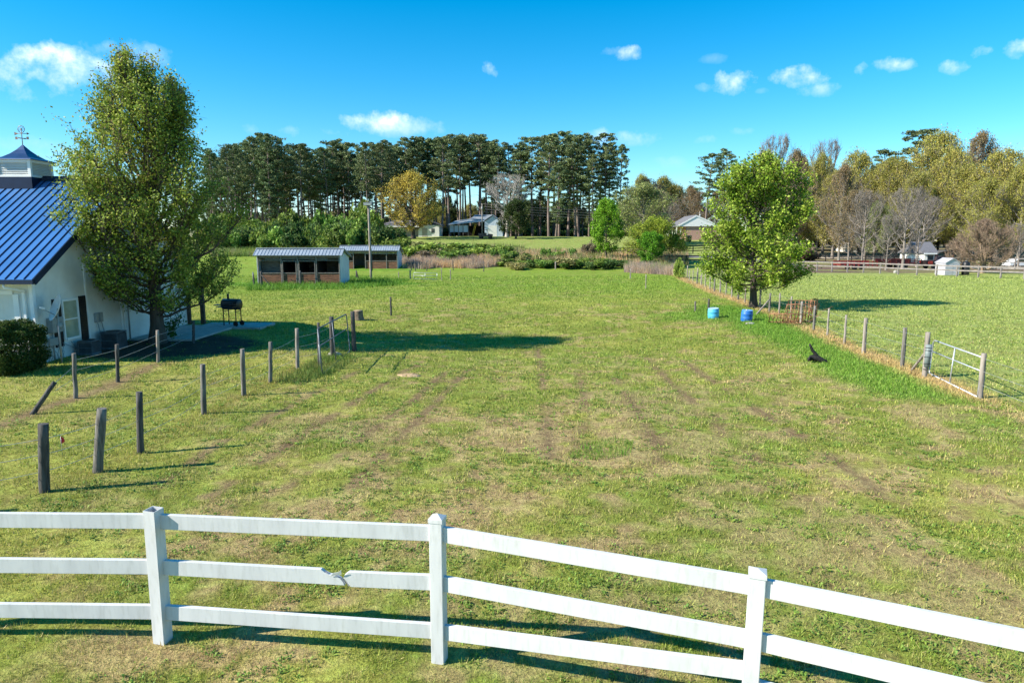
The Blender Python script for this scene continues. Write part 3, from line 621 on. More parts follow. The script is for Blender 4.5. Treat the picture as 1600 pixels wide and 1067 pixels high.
def topline(px): return float(np.interp(px, [330,350,385,420,450,500,550,600,640,700,740,770,790,815,850,880,900,935,950],[232,228,213,211,221,226,221,221,214,210,207,214,226,226,212,207,214,208,220]))
GL = 'pines of the stand behind the green bank'; LL = 'tall bare stemmed pine in the dense stand behind the stables'
px = 332
while px < 610:
    pine(random.choice([0,1,2,3,5,4] if px > 470 else [4,6,0,5,4,2]), px+random.uniform(-4, 4), random.uniform(158, 180), topline(px)+random.choice([-4,0,2,6,12,20,28]), 'tall bare stemmed pine in the front rows of the dense stand behind the stables', GL); px += 7.5
px = 336
while px < 640:
    pine(random.choice([0,1,2,3]), px, random.uniform(182, 205), topline(px)+random.uniform(3, 22), 'tall bare stemmed pine in the back rows of the dense stand behind the stables', GL+', back rows', .95); px += 11
px = 338
while px < 640:
    pine(random.choice([6,4]), px+random.uniform(-5, 5), random.uniform(186, 204), topline(px)+random.uniform(24, 60), 'shorter shaggy pine with low branches inside the dense stand behind the stables', 'shorter pines inside the dense stand'); px += 19
LM = 'tall pine standing behind the yellow tree and the metal barn'; GM = 'pines behind the metal barn'
px = 615
while px < 775:
    pine(random.choice([0,1,2,5,3]), px+random.uniform(-3, 3), random.uniform(176, 190), topline(px)+random.choice([0,3,6,14]), LM, GM, 1.08); px += 11
px = 640
while px < 790:
    pine(random.choice([0,1,2,3]), px+random.uniform(-3, 3), random.uniform(192, 214), topline(px)+random.uniform(2, 12), LM, GM); px += 15
LR = 'tall pine in the dense group at the far edge of the lawn'; GR_ = 'pines at the far edge of the lawn'
for (k, px, d, ty) in [(4,776,182,228),(2,798,186,224),(6,812,178,236),(5,832,180,215),(0,845,184,212),(2,858,172,209),(5,873,176,206),(6,868,168,255),(1,888,180,210),(4,897,170,222),(0,905,172,213),(2,920,176,209),(5,935,178,209),(4,926,168,240),(6,944,172,236),(1,950,176,222),(3,815,195,225),(2,905,190,220),(0,865,195,215),(6,840,185,262),(6,885,187,270),(4,910,188,275),(6,935,185,280)]:
    pine(k, px, d, ty, LR, GR_, 1.12)
pine(6, 969, 172, 224, 'slender dark pine standing alone at the right end of the pine stand', None, .8)
pine(5, 1100, 150, 240, 'left of the two dark pines rising behind the brick house', None, 1.15)
pine(2, 1132, 156, 233, 'right of the two dark pines rising behind the brick house', None, 1.05)
pine(5, 1437, 172, 202, 'dark pine crown poking highest above the right hand woods', None, 1.2)
pine(0, 1374, 176, 234, 'small dark pine top poking above the right hand woods', None, 1.1)
for (px, ty) in ((8,252),(-20,246)): pine(0, px, 130, ty, 'dark pine showing at the left edge behind the cupola', 'pines at the left edge', 1.2)

# --- deciduous prototypes for the distance
def Rdome(t): return np.interp(t, [0,.1,.3,.5,.7,.85,1],[.45,.75,1,1,.82,.58,.08])
def Rround(t): return np.interp(t, [0,.08,.25,.5,.75,.9,1],[.5,.78,.98,1,.82,.55,.05])
def Rvase(t): return np.interp(t, [0,.2,.5,.75,.92,1],[.25,.5,.85,1,.8,.3])
YEL = [(.40,.31,.05,.4),(.52,.42,.08,.35),(.28,.25,.05,.25)]
YGR = [(.25,.25,.055,.3),(.33,.32,.07,.35),(.40,.34,.085,.2),(.19,.21,.05,.15)]
BRN = [(.28,.20,.11,.35),(.22,.18,.09,.3),(.34,.23,.11,.2),(.20,.20,.07,.15)]
DEC = {
 'oak': make_tree('oak_tree', 21, 18, lambda t: 8.5*Rdome(t), 3.0, .45, 60, 9, 3, 26000, .27, YGR, 'x', bark='bark_grey', up=.6, twigr=.025, spread_leaf=.45),
 'oak2': make_tree('oak_tree', 22, 18, lambda t: 7.5*Rround(t), 3.0, .4, 54, 9, 3, 22000, .26, YGR, 'x', bark='bark_grey', up=.8, twigr=.025, spread_leaf=.42),
 'yellow': make_tree('maple_tree', 23, 12, lambda t: 6.0*Rdome(t), 1.8, .35, 50, 9, 3, 18000, .22, YEL, 'x', bark='bark', up=.8, twigr=.02, spread_leaf=.28),
 'brown': make_tree('hardwood_tree', 24, 16, lambda t: 6.0*Rdome(t), 3.2, .32, 46, 9, 4, 13000, .22, BRN, 'x', bark='bark_grey', up=1.0, twigr=.022, spread_leaf=.3),
 'bare': make_tree('bare_tree', 25, 12, lambda t: 5.0*Rvase(t), 2.0, .28, 34, 10, 5, 0, .2, YEL, 'x', bark='bark_grey', up=1.1, twigr=.020),
 'barewhite': make_tree('bare_tree', 26, 13, lambda t: 5.2*Rvase(t), 2.2, .34, 36, 11, 5, 0, .2, YEL, 'x', bark='bark_pale', up=1.3, twigr=.024),
 'olive': make_tree('hardwood_tree', 27, 14, lambda t: 7.0*Rround(t), 2.0, .35, 40, 9, 3, 18000, .27, [(.20,.24,.08,.4),(.30,.33,.11,.35),(.15,.18,.06,.25)], 'x', bark='bark_grey', up=.8, twigr=.02, spread_leaf=.4),
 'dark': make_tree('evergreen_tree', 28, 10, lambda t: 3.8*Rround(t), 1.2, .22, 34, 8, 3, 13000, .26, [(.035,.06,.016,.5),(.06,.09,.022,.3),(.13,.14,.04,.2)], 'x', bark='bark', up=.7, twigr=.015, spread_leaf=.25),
}
decused = set()
def dec(k, px, d, topy, halfpx, label, group=None, rz=None, name=None):
    src = DEC[k]; H = {'oak':18,'oak2':18,'yellow':12,'brown':16,'bare':12,'barewhite':13,'olive':14,'dark':10}[k]; RR = {'oak':8.5,'oak2':7.5,'yellow':6,'brown':6,'bare':5,'barewhite':5.2,'olive':7,'dark':3.8}[k]
    g = pd(px, d); s = (zat(topy, d)-g.z)/H; w = halfpx/F*d/RR; rz = random.uniform(0, 6.28) if rz is None else rz
    if k not in decused:
        decused.add(k); o = src; o.location = g; o.rotation_euler = (0,0,rz); o.scale = (w, w, s); o['label'] = label
        if group: o['group'] = group
    else:
        o = copy_tree(src, g, rz, (w, w, s), label, group)
        if not group and 'group' in o: del o['group']
    return o
dec('yellow', 646, 150, 272, 52, 'golden yellow budding tree in front of the far grey house')
dec('barewhite', 792, 158, 274, 38, 'leafless pale barked tree beside the metal barn')
dec('dark', 806, 150, 312, 25, 'small dark evergreen tree on the lawn in front of the bare pale tree')
dec('olive', 1003, 135, 289, 52, 'pale green hazy tree behind the round yellow green bush tree')
# behind the pines, seen low between the trunks
for i, px in enumerate(range(330, 1000, 9)):
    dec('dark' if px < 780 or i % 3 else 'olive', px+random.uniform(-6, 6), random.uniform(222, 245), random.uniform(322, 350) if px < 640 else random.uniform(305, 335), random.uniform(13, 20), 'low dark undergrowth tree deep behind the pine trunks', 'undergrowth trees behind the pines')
for px, ty in ((560,330),(690,305),(735,300)): dec('oak2', px, 224, ty+20, 20, 'hazy budding tree seen between the pine trunks', 'budding trees between the pine trunks')
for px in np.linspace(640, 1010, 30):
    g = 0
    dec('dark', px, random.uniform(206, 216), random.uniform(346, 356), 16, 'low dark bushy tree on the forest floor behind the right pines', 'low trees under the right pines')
# (woods in the middle right)
for (k, px, d, ty, hw) in [('brown',1010,175,282,40),('oak2',1048,180,290,36),('brown',1082,170,296,34),('oak2',1035,205,278,26),('brown',1052,190,296,26),('brown',1078,205,292,24),('oak2',1000,215,275,20),('brown',1090,170,322,28),('brown',1060,172,330,28),('brown',1118,175,300,24),('brown',1030,178,310,24),('bare',1045,160,318,22),('brown',1150,185,290,28),('brown',1180,190,275,28)]:
    dec(k, px, d, ty, hw, 'brown budding tree in the low woods behind the brick house', 'budding trees behind the brick house')
# right woods
RW = 'budding tree in the tall woods behind the board fence'
for (k, px, d, ty, hw, lab, gr) in [
   ('bare',1205,165,215,34,'leafless grey tree rising behind the round green tree', 'leafless trees behind the round green tree'),
   ('bare',1285,170,222,30,'leafless grey tree rising behind the round green tree', 'leafless trees behind the round green tree'),
   ('brown',1190,160,240,38,RW,RW+'s'),('brown',1236,150,238,36,RW,RW+'s'),('oak2',1275,156,245,30,RW,RW+'s'),
   ('oak',1330,160,238,42,'golden green tree left of the pine top over the right hand woods',None),
   ('brown',1310,122,262,34,'dark leaning trunked tree standing by the gravel drive left of the red trailer',None),
   ('oak2',1368,170,258,34,RW,RW+'s'),('brown',1350,140,300,30,RW,RW+'s'),
   ('oak',1452,158,208,58,'tallest yellow green oak in the right hand woods',None),('oak2',1400,150,255,40,RW,RW+'s'),
   ('brown',1518,165,211,46,'orange tinged budding tree top above the oaks at right',None),
   ('oak',1555,135,236,62,'broad yellow green oak over the round leafless tree at right',None),('oak2',1610,125,232,45,'broad yellow green oak cut by the right edge of the photo',None),
   ('oak2',1500,140,262,44,RW,RW+'s'),('oak2',1300,145,272,36,RW,RW+'s'),('oak',1385,152,248,44,RW,RW+'s'),('oak2',1425,140,272,40,RW,RW+'s'),('oak',1478,150,236,46,RW,RW+'s'),('oak2',1532,126,282,44,RW,RW+'s'),('oak',1590,122,258,46,RW,RW+'s'),('oak2',1245,160,252,36,RW,RW+'s'),('oak',1660,150,230,55,'oak just beyond the right edge',None),
   ('bare',1410,96,296,40,'slim leafless grey tree just behind the board fence',None),
   ('bare',1384,92,338,24,'short forked leafless tree with pale bark behind the board fence',None),
   ('brown',1325,112,300,28,RW,RW+'s'),('bare',1440,118,310,40,'wide leafless tree by the grey garage roof',None),('olive',1365,135,318,26,RW,RW+'s'),
   ('bare',1432,104,318,26,'leafless grey tree in front of the garage roof',None),('bare',1346,104,300,30,'leafless grey tree behind the bright red trailer',None),('bare',1590,98,350,26,'leafless reddish tree at the right edge behind the board fence',None)]:
    if lab == RW:
        kind = {'brown':'brownish thin budding tree', 'oak2':'yellow green budding tree', 'oak':'broad golden green budding tree'}.get(k, 'dull green budding tree')
        where = 'just right of the round green tree' if px < 1300 else 'above the red trailers' if px < 1420 else 'behind the garage and white shed' if px < 1520 else 'behind the round leafless tree'
        lab = kind+' in the woods '+where; gr = kind+'s '+where
    dec(k, px, d, ty, hw, lab, gr)
for i, px in enumerate(range(1190, 1700, 22)):
    dec(['brown','oak2','oak'][i % 3], px, 195, random.uniform(262, 285), 34, 'tree deep in the back row of the right hand woods', 'back row of the right hand woods')
for i, px in enumerate(range(1195, 1640, 30)):
    dec('dark', px, 178, random.uniform(330, 350), 26, 'low dark understorey tree inside the right hand woods', 'understorey of the right hand woods')
# round leafless crape myrtle like tree
rb = make_tree('round_bare_tree', 31, 6.4, lambda t: 4.0*Rround(t), .3, .13, 60, 12, 6, 0, .1, BRN, 'round dense leafless tree with tan stems right of the white shed', bark='bark_tan', up=.75, twigr=.014, trunks=5)
g = pd(1534, 84.5); rb.scale = (1, 1, (zat(344, 84.5)-g.z)/6.4); rb.location = g
# mid distance trees at paddock corner
g = at(947, 408); s = zat(312, g.y)-g.z
f_ = make_tree('leafy_tree', 41, s, lambda t: 2.9*np.interp(t, [0,.1,.3,.45,.6,.8,.92,1],[.35,.55,.85,1,.95,.6,.35,.05]), 1.4, .14, 34, 8, 3, 16000, .19, [(.12,.27,.015,.4),(.19,.38,.025,.4),(.06,.15,.012,.2)], 'bright green egg shaped tree at the back of the paddock', up=1.0, spread_leaf=.22, twigr=.012)
place(f_, g)
g = at(1022, 412); s = zat(343, g.y)-g.z
f_ = make_tree('leafy_tree', 42, s, lambda t: 4.6*np.interp(t, [0,.1,.3,.5,.7,.88,1],[.8,.95,1,.98,.80,.5,.05]), .7, .14, 38, 8, 3, 20000, .18, [(.20,.28,.025,.4),(.30,.36,.04,.35),(.13,.18,.02,.25)], 'wide yellow green bushy tree beside the black board fence', up=.6, spread_leaf=.25, twigr=.012)
place(f_, g)
g = at(1008, 414); g.y -= 3.5; g.z = Tz(g.x, g.y); s = zat(361, g.y)-g.z
f_ = make_tree('leafy_tree', 43, s, lambda t: 1.75*Rround(t), .6, .09, 24, 7, 3, 9000, .16, [(.10,.24,.015,.5),(.16,.33,.022,.4),(.05,.13,.01,.1)], 'small bright green tree standing in front of the wide yellow green one', up=.8, spread_leaf=.18, twigr=.01)
place(f_, g)

# --- shrubs
def make_shrub(seed, cols, name='shrub', n=2600, ls=.16, flat=.8, lumps=9):
    rg = np.random.default_rng(seed); root = empty(name, (0,0,0), 0, 'x', 'shrub'); V = []; Fc = []
    cen = []
    L = [(np.array([rg.normal(0, .42), rg.normal(0, .42), rg.uniform(.35, .85)*flat]), rg.uniform(.26, .5)) for _ in range(lumps)]
    for c, r in L:
        k = n//lumps; d = rg.normal(size=(k, 3)); d /= np.linalg.norm(d, axis=1)[:, None]; q = c+d*r*rg.uniform(.45, 1.12, (k, 1)); q[:, 2] = np.abs(q[:, 2]); cen.append(q)
        tube_np(V, Fc, bez(np.array([rg.normal(0, .06), rg.normal(0, .06), 0.]), c*.5, c+rg.normal(0, .1, 3), 5), np.linspace(.03, .008, 5), 4)
        for j in range(5): tube_np(V, Fc, np.stack([c*.6, c+rg.normal(0, r*.7, 3)+[0,0,r*.4]]), [.01, .004], 3)
    cen = np.concatenate(cen); v, f = quads(cen, ls, rg, .1, .7); C = np.array(cols); cl = np.clip(vn(cen[:, 0]*4, cen[:, 1]*4+cen[:, 2]*3, seed)*1.4-.2, 0, .99)
    col = C[(np.clip(cl*.6+rg.uniform(0, .4, len(cen)), 0, .99)*len(C)).astype(int)]*np.exp(rg.normal(0, .2, (len(cen), 1)))
    np_mesh('stems', np.concatenate(V), np.concatenate(Fc), M['bark'], root, smooth=True); np_mesh('foliage', v, f, M['shrub'], root, col=np.repeat(col, 4, 0)); return root
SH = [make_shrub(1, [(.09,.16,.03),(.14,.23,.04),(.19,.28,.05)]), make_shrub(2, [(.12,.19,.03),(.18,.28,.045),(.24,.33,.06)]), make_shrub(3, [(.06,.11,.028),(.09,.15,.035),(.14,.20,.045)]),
      make_shrub(4, [(.25,.25,.08),(.30,.28,.11),(.19,.20,.06)]), make_shrub(5, [(.28,.21,.14),(.23,.17,.12),(.19,.18,.08)], n=1500)]
shused = set()
def shrub(k, px, d, hpx, wpx, label, group, zoff=0):
    g = pd(px, d); g.z -= .05; s = hpx/F*d/.95; w = wpx/F*d/1.6
    rz = random.uniform(0, 6.28)
    if k not in shused:
        shused.add(k); o = SH[k]; o.location = g; o.rotation_euler = (0,0,rz); o.scale = (w, w, s); o['label'] = label; o['group'] = group
    else: o = copy_tree(SH[k], g, rz, (w, w, s), label, group)
    return o
GB = 'bushes in the thicket behind the stables'
for i, px in enumerate(np.linspace(335, 612, 34)):
    shrub(random.choice([0,1,2,2,0]), px+random.uniform(-5, 5), random.uniform(122, 134), random.uniform(24, 38)*(1 if px < 600 else .7), random.uniform(28, 42), 'dense green bush in the thicket between the stables and the pines', GB)
for i, px in enumerate(np.linspace(345, 602, 24)):
    shrub(random.choice([0,1,3,1,1,0]), px+random.uniform(-5, 5), random.uniform(138, 152), random.uniform(24, 44)*(1 if px < 600 else .5), random.uniform(28, 44), 'green bush at the back of the thicket in front of the pines', 'bushes at the back of the thicket')
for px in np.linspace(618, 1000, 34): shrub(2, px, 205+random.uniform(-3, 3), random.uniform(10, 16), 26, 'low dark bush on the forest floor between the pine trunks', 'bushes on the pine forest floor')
shrub(1, 566, 150, 52, 34, 'brightest green bush standing tallest in the thicket left of the light pole', 'tall bright bush')
shrub(1, 512, 140, 44, 40, 'yellow green bush in the middle of the thicket', 'yellow green bush')
for (px, d, h, w, k) in [(640,105,18,60,1),(700,106,16,60,1),(738,105,15,50,1),(672,106,20,56,1),(705,110,18,60,1),(735,112,17,60,0),(762,112,16,50,1),(625,120,22,50,1),(655,122,14,60,3),(700,122,11,60,1),(745,120,11,50,1),(668,104,14,50,4),(712,102,16,50,1),(775,104,20,44,0)]:
    shrub(k, px, d, h, w, 'low green bramble mound on the bank right of the stables', 'bramble mounds right of the stables')
for px in np.linspace(790, 975, 18):
    shrub(random.choice([0,2,0,3]), px+random.uniform(-4, 4), random.uniform(92, 97), random.uniform(8, 15), random.uniform(26, 40), 'low dark green bush in the hedge along the back of the paddock', 'low bushes along the back of the paddock')
for (px, d, h, w) in [(800,100,16,30),(818,99,14,26),(850,104,16,18),(872,103,12,24),(893,104,16,14),(785,101,18,26)]:
    shrub(0, px, d, h, w, 'young green shrub among the tan broom sedge', 'young shrubs in the broom sedge')
shrub(1, 1061, 73, 28, 17, 'small yellow green vine covered bush on the wire fence corner', 'vine bush on fence')
for (px, d, h, w) in [(1190,128,22,60),(1225,132,20,70),(1260,134,16,50),(1150,134,20,50)]:
    shrub(4, px, d, h, w, 'brown leafless brush behind the round green tree', 'brown brush by the gravel drive')
for (px, d, h, w) in [(930,112,16,22),(920,108,22,20)]: shrub(4, px, d, h, w, 'grey twiggy brush beside the egg shaped green tree', 'twiggy brush')
# hedge by the house
def hedge():
    a = at(32, 582); root = empty('hedge_bush', a, 0, 'clipped dark green round bush at the corner of the white house', 'bush'); rg = np.random.default_rng(77)
    n = 42000; d = rg.normal(size=(n, 3)); d /= np.linalg.norm(d, axis=1)[:, None]; p = np.sign(d)*np.abs(d)**.62; r = rg.uniform(.45, 1.03, (n, 1))**.5; sz = np.array([[.90, .85, .84]])
    c = p*r*sz*(1+.06*np.sin(d[:, :1]*9)+.05*np.sin(d[:, 2:]*11+d[:, 1:2]*7)); c[:, 2] += .78; c = c[c[:, 2] > 0]
    c[:, 0] -= .3; v, f = quads(c, .06, rg, 0, .65); C = np.array([(.03,.065,.012),(.05,.09,.016),(.10,.12,.03)]); col = C[rg.choice(3, len(c), p=[.5,.35,.15])]*np.exp(rg.normal(0, .2, (len(c), 1)))
    np_mesh('foliage', v, f, M['leaf'], root, col=np.repeat(col, 4, 0))
    V = []; Fc = []
    for i in range(30):
        az = rg.uniform(0, 6.28); e = np.array([np.cos(az)*.7-.3, np.sin(az)*.6, rg.uniform(.6, 1.3)]); tube_np(V, Fc, bez(np.array([-.3+rg.normal(0,.1), rg.normal(0,.1), 0]), np.array([e[0]*.5, e[1]*.5, .7]), e, 6), np.linspace(.022, .006, 6), 4)
    np_mesh('stems', np.concatenate(V), np.concatenate(Fc), M['bark'], root, smooth=True)
hedge()
def sapling():
    g = at(268, 532); root = empty('sapling', g, 0, 'leafy young shoot plant growing against the big tree trunk', 'plant'); rg = np.random.default_rng(3); V = []; Fc = []; c = []
    for i in range(9):
        az = rg.uniform(0, 6.28); e = np.array([np.cos(az)*.45, np.sin(az)*.35, rg.uniform(.5, 1.7)]); b = bez(np.zeros(3), np.array([0,0,.6]), e, 6); tube_np(V, Fc, b, np.linspace(.012, .004, 6), 4)
        k = rg.integers(1, 6, 90); c.append(b[k]+rg.normal(0, .08, (90, 3)))
    c = np.concatenate(c); v, f = quads(c, .09, rg); np_mesh('stems', np.concatenate(V), np.concatenate(Fc), M['bark'], root); np_mesh('foliage', v, f, M['leaf'], root, col=np.repeat(np.array([[.05,.13,.015]])*np.exp(rg.normal(0, .25, (len(c), 1))), 4, 0))
sapling()
exec_parts = True

# ================================================================== OBJECTS
Z = Vector((0,0,1))
# ------------------------------------------------------------------ white three rail fence
def white_fence():
    P = [(-6.4, 6.45), (None, None, 256, 1003), (None, None, 687, 1032)]
    a = at(255, 1001); b = at(687, 1031)
    pts = [Vector((a.x-2.85, a.y+.06, 0)), Vector((a.x, a.y, 0)), Vector((b.x, b.y, 0)), Vector((1.93, 5.08, 0)), Vector((4.35, 3.93, 0))]
    for p_ in pts: p_.z = Tz(p_.x, p_.y)
    root = empty('white_fence', pts[1], 0, 'white three rail vinyl fence with a snapped middle rail crossing the foreground', 'fence')
    inv = -pts[1]
    tops = [1.41, 1.41, 1.44, 1.41, 1.41]
    rails = [(1.275, .80, .32), (1.275, .80, .32), (1.29, .80, .305), (1.29, .83, .42), (1.29, .83, .38)]
    hw = .0635
    for i, p_ in enumerate(pts):
        dirv = ((pts[min(i+1, 4)]-pts[max(i-1, 0)])); ang = math.atan2(dirv.y, dirv.x)
        if i == 3: ang += R(4)
        if i == 1: ang -= R(10)
        tilt = Matrix.Rotation(R([0, 1.2, 0, .6, 0][i]), 4, 'Y') @ Matrix.Rotation(R([0, 1, 0, 0, 0][i]), 4, 'X')
        Mx = Matrix.Translation(p_+inv) @ Matrix.Rotation(ang, 4, 'Z') @ tilt
        mb = MB(); h = tops[i]
        if i == 1:                                    # cap missing: hollow tube
            w = hw; t = .006; o = [(-w,-w),(w,-w),(w,w),(-w,w)]; n_ = [(-w+t,-w+t),(w-t,-w+t),(w-t,w-t),(-w+t,w-t)]
            v = [Mx @ Vector((x, y, z)) for z in (-.3, h) for x, y in o]+[Mx @ Vector((x, y, z)) for z in (h, h-.5) for x, y in n_]
            f = [(k, (k+1)%4, 4+(k+1)%4, 4+k) for k in range(4)]+[(4+k, 4+(k+1)%4, 8+(k+1)%4, 8+k) for k in range(4)]+[(8+k, 8+(k+1)%4, 12+(k+1)%4, 12+k) for k in range(4)]+[(15,14,13,12)]
            mb.add(v, f); mb.build('post', M['vinyl'], root)
        else:
            mb.box(-hw, hw, -hw, hw, -.3, h, Mx); po = mb.build('post', M['vinyl'], root, .006)
            c = MB(); e = hw+.005; hh = .045 if i != 3 else .03; c.add([Mx @ Vector(q) for q in ((-e,-e,h-.03),(e,-e,h-.03),(e,e,h-.03),(-e,e,h-.03),(-e,-e,h+.006),(e,-e,h+.006),(e,e,h+.006),(-e,e,h+.006),(0,0,h+hh))],
                  [(0,3,2,1),(0,1,5,4),(1,2,6,5),(2,3,7,6),(3,0,4,7),(4,5,8),(5,6,8),(6,7,8),(7,4,8)]); c.build('post_cap', M['vinyl'], root)
    for i in range(4):
        A, B = pts[i], pts[i+1]; d = (B-A); d.z = 0; L = d.length; d.normalize()
        for k in range(3):
            a = A+d*.03; a.z = A.z+rails[i][k]; b = B-d*.03; b.z = B.z+rails[i+1][k]
            if i == 2 and k == 2: b.z = B.z+.55
            if i == 3 and k == 2: a.z = A.z+.42
            a = a+inv; b = b+inv; H = .150; TH = .045
            if i == 1 and k == 1:
                u = (b-a); Ln = u.length; u.normalize(); n = u.cross(Z).normalized(); up = n.cross(u)
                t1 = .672*Ln
                MB().prism([(0,-H/2),(t1+.03,-H/2),(t1+.02,-H*.30),(t1-.01,-H*.05),(t1-.06,.02),(t1-.12,.025),(t1-.16,.045),(t1-.20,H/2),(0,H/2)], TH, a-n*TH/2, u, up, n).build('rail', M['vinyl'], root, .003)
                t2 = .692*Ln
                MB().prism([(t2+.035,-H/2-.012),(Ln,-H/2),(Ln,H/2),(t2+.02,H/2-.012),(t2-.02,H*.22),(t2-.035,.0),(t2-.005,-H*.2)], TH, a-n*TH/2, u, up, n).build('rail', M['vinyl'], root, .003)
                fl = MB(); o = a+n*(TH/2)
                fl.prism([(t1-.10,.022),(t1+.01,.045),(t1+.015,.105),(t1-.015,.075),(t1-.07,.06)], .004, o, u, (up*.96+n*.3).normalized(), n)
                fl.build('torn_flap', M['vinyl'], root)
                fi = MB(); fi.prism([(t1-.205,.058),(t1-.15,.050),(t1-.125,.034),(t1-.165,.042)], .006, a+n*.004, u, up, n)
                fi.prism([(t1-.05,.02),(t1+.01,-.01),(t1+.045,-.06),(t1+.02,-.055),(t1-.03,-.005)], .006, a+n*.012, u, up, n)
                fi.prism([(t2-.03,-.01),(t2+.0,.0),(t2+.04,-H/2),(t2+.01,-H*.5-.01)], .006, a+n*.008, u, up, n); fi.build('torn_edge', M['vinyl_in'], root)
            else:
                m_ = MB(); mid = (a+b)/2-Z*(.012 if k < 2 else .006); m_.bar(a, b, TH, H); m_.build('rail', M['vinyl'], root, .004)
white_fence()

# ------------------------------------------------------------------ wire fences
def post_mb(p, top, r, lean=None, n=9, seed=0, jag=.006):
    rg = random.Random(seed); a = Vector(p)-Z*.25; b = Vector(top); mb = MB(); K = 7; pts = []; rad = []
    for i in range(K):
        t = i/(K-1); q = a.lerp(b, t); q += Vector((rg.uniform(-jag, jag), rg.uniform(-jag, jag), 0)); pts.append(q); rad.append(r*(1.06-.1*t)*rg.uniform(.95, 1.05))
    return mb.tube(pts, rad, n)
def pole_fence(name, label, bases, tops_py, radii, matn, wires, sag=.04, wr=.0045, ends=None, cat='fence', braces=()):
    root = empty(name, bases[0], 0, label, cat); o = bases[0]; T3 = []
    for i, b in enumerate(bases):
        tp_ = tops_py[i]
        top = b+Z*tp_ if not isinstance(tp_, tuple) else Vector((xat(tp_[0], b.y, 1), b.y, zat(tp_[1], b.y)))
        T3.append(top); post_mb(b-o, top-o, radii[i], seed=i*3+len(bases)).build('post', M[matn[i] if isinstance(matn, (list, tuple)) else matn], root)
    for (p_, q, r, mt) in braces: post_mb(p_-o, q-o, r, seed=9).build('brace', M[mt], root)
    for (i, j) in (ends or [(i, i+1) for i in range(len(bases)-1)]):
        for h in wires:
            a = bases[i].lerp(T3[i], h); b = bases[j].lerp(T3[j], h); L = (b-a).length; sg = sag*L*.35
            pts = [a.lerp(b, t)-Z*sg*4*t*(1-t)-o for t in (0,.2,.4,.6,.8,1)]
            MB().tube(pts, wr, 4, cap=False).build('wire', M['wire'], root)
    return root, T3
def hpost(base, py): return zat(py, base.y)-base.z
# left wire fence
LP = [((68,768),(69,662)),((150,737),(160,638)),((219,708),(219,612)),((318,647),(317,569)),((381,618),(379,545)),((422,598),(423,534)),((465,577),(464,513)),((498,572),(498,504)),((520,557),(518,495))]
bs = [at(*b) for b, t in LP]
pre = bs[0]+(bs[0]-bs[1])*2.2+Vector((-1.0,.9,0)); pre.z = Tz(pre.x, pre.y); bs = [pre]+bs; tps = [1.15]+[t for b, t in LP]
root, T3 = pole_fence('wire_fence', 'left wire fence of weathered round posts with sagging wires ending at a dark gate', bs, tps,
    [.075,.078,.082,.062,.062,.062,.055,.062,.045,.085], ['wood_dark','wood_dark','wood_post','wood_dark','wood_post','wood_post','wood_post','wood_grey','wood_dark','wood_dark'], (.30,.55,.78), sag=.05)
# gate generator
def pipe_gate(name, A, B, hgt, lab, m, lean=0, z0=.1, rads=.022, mids=(.62,), uprights=(.42,), drop=0):
    root = empty(name, A, 0, lab, 'gate'); u = (B-A); L = u.length; u.normalize(); n = u.cross(Z).normalized(); up = (Z+n*lean).normalized()
    def q(a, h): return u*(a*L)+up*h
    c = .09
    fr = MB().tube([q(1, z0), q(.02, z0), q(.0, z0+c), q(.0, hgt-c), q(.012, hgt-.03), q(.035, hgt), q(1, hgt-drop)], rads, 8); fr.tube([q(1, z0), q(1, hgt-drop)], rads, 8); fr.build('frame', M[m], root)
    for h in mids: MB().tube([q(0, z0+(hgt-z0)*h), q(1, z0+(hgt-drop-z0)*h)], rads*.85, 8).build('bar', M[m], root)
    for a in uprights: MB().tube([q(a, z0), q(a, hgt-drop*a)], rads*.85, 8).build('upright', M[m], root)
    return root
ga = at(547, 549); gb = bs[-1]; ga_h = zat(489, ga.y)-ga.z
gnear = at(504, 586)
pipe_gate('metal_gate', ga+Vector((.02,-.1,0)), gnear, ga_h*.98, 'dark pipe gate standing between two posts at the end of the left wire fence', 'pipe_dark', lean=.06, uprights=(.55,), z0=.03)
gp = empty('gate_post', ga, 0, 'dark square-topped post beyond the left pipe gate', 'post'); post_mb(Vector((.14,.1,0)), Vector((.12,.1,ga_h+.05)), .085, seed=5).build('post', M['wood_dark'], gp)
wp = at(500, 573); st = empty('white_stake', wp, 0, 'thin white metal stake beside the left fence gate post', 'stake'); MB().tube([Vector((0,0,-.1)), Vector((0,0,hpost(wp, 527)))], .018, 6).build('stake', M['pipe'], st)
rk = at(524, 556)
def rock(p, s, lab, m):
    rg = np.random.default_rng(int(p.x*100) % 1000); import bmesh
    bm = bmesh.new(); bmesh.ops.create_icosphere(bm, subdivisions=3, radius=1)
    for v in bm.verts: v.co = Vector((v.co.x*s[0], v.co.y*s[1], v.co.z*s[2]))*(1+.25*(float(fbm(np.array([v.co.x*3+5]), np.array([v.co.y*3+v.co.z*4]), 4, 3)[0])-.5)*2)
    me = bpy.data.meshes.new('rock'); bm.to_mesh(me); bm.free(); me.materials.append(m); o = bpy.data.objects.new('rock', me); COL.objects.link(o); o.location = p; tag(o, lab, 'rock'); return o
M['stone'] = mat('pale_stone', (.36,.35,.32), .9, (.30,.28,.25), 8, .6)
M['mound'] = mat('sandy_earth', (.45,.32,.19), .95, (.33,.22,.12), 8, .6)
rock(at(523, 556)+Z*.02, (.26,.2,.12), 'flat pale stone at the foot of the left fence gate post', M['stone'])
rock(at(638, 587)-Z*.08, (.42,.35,.14), 'small sandy anthill in the grass right of the left fence', M['mound'])
rock(at(685, 468)-Z*.02, (.25,.2,.10), 'tiny tan stone in the grass right of the lone dark post', M['mound'])
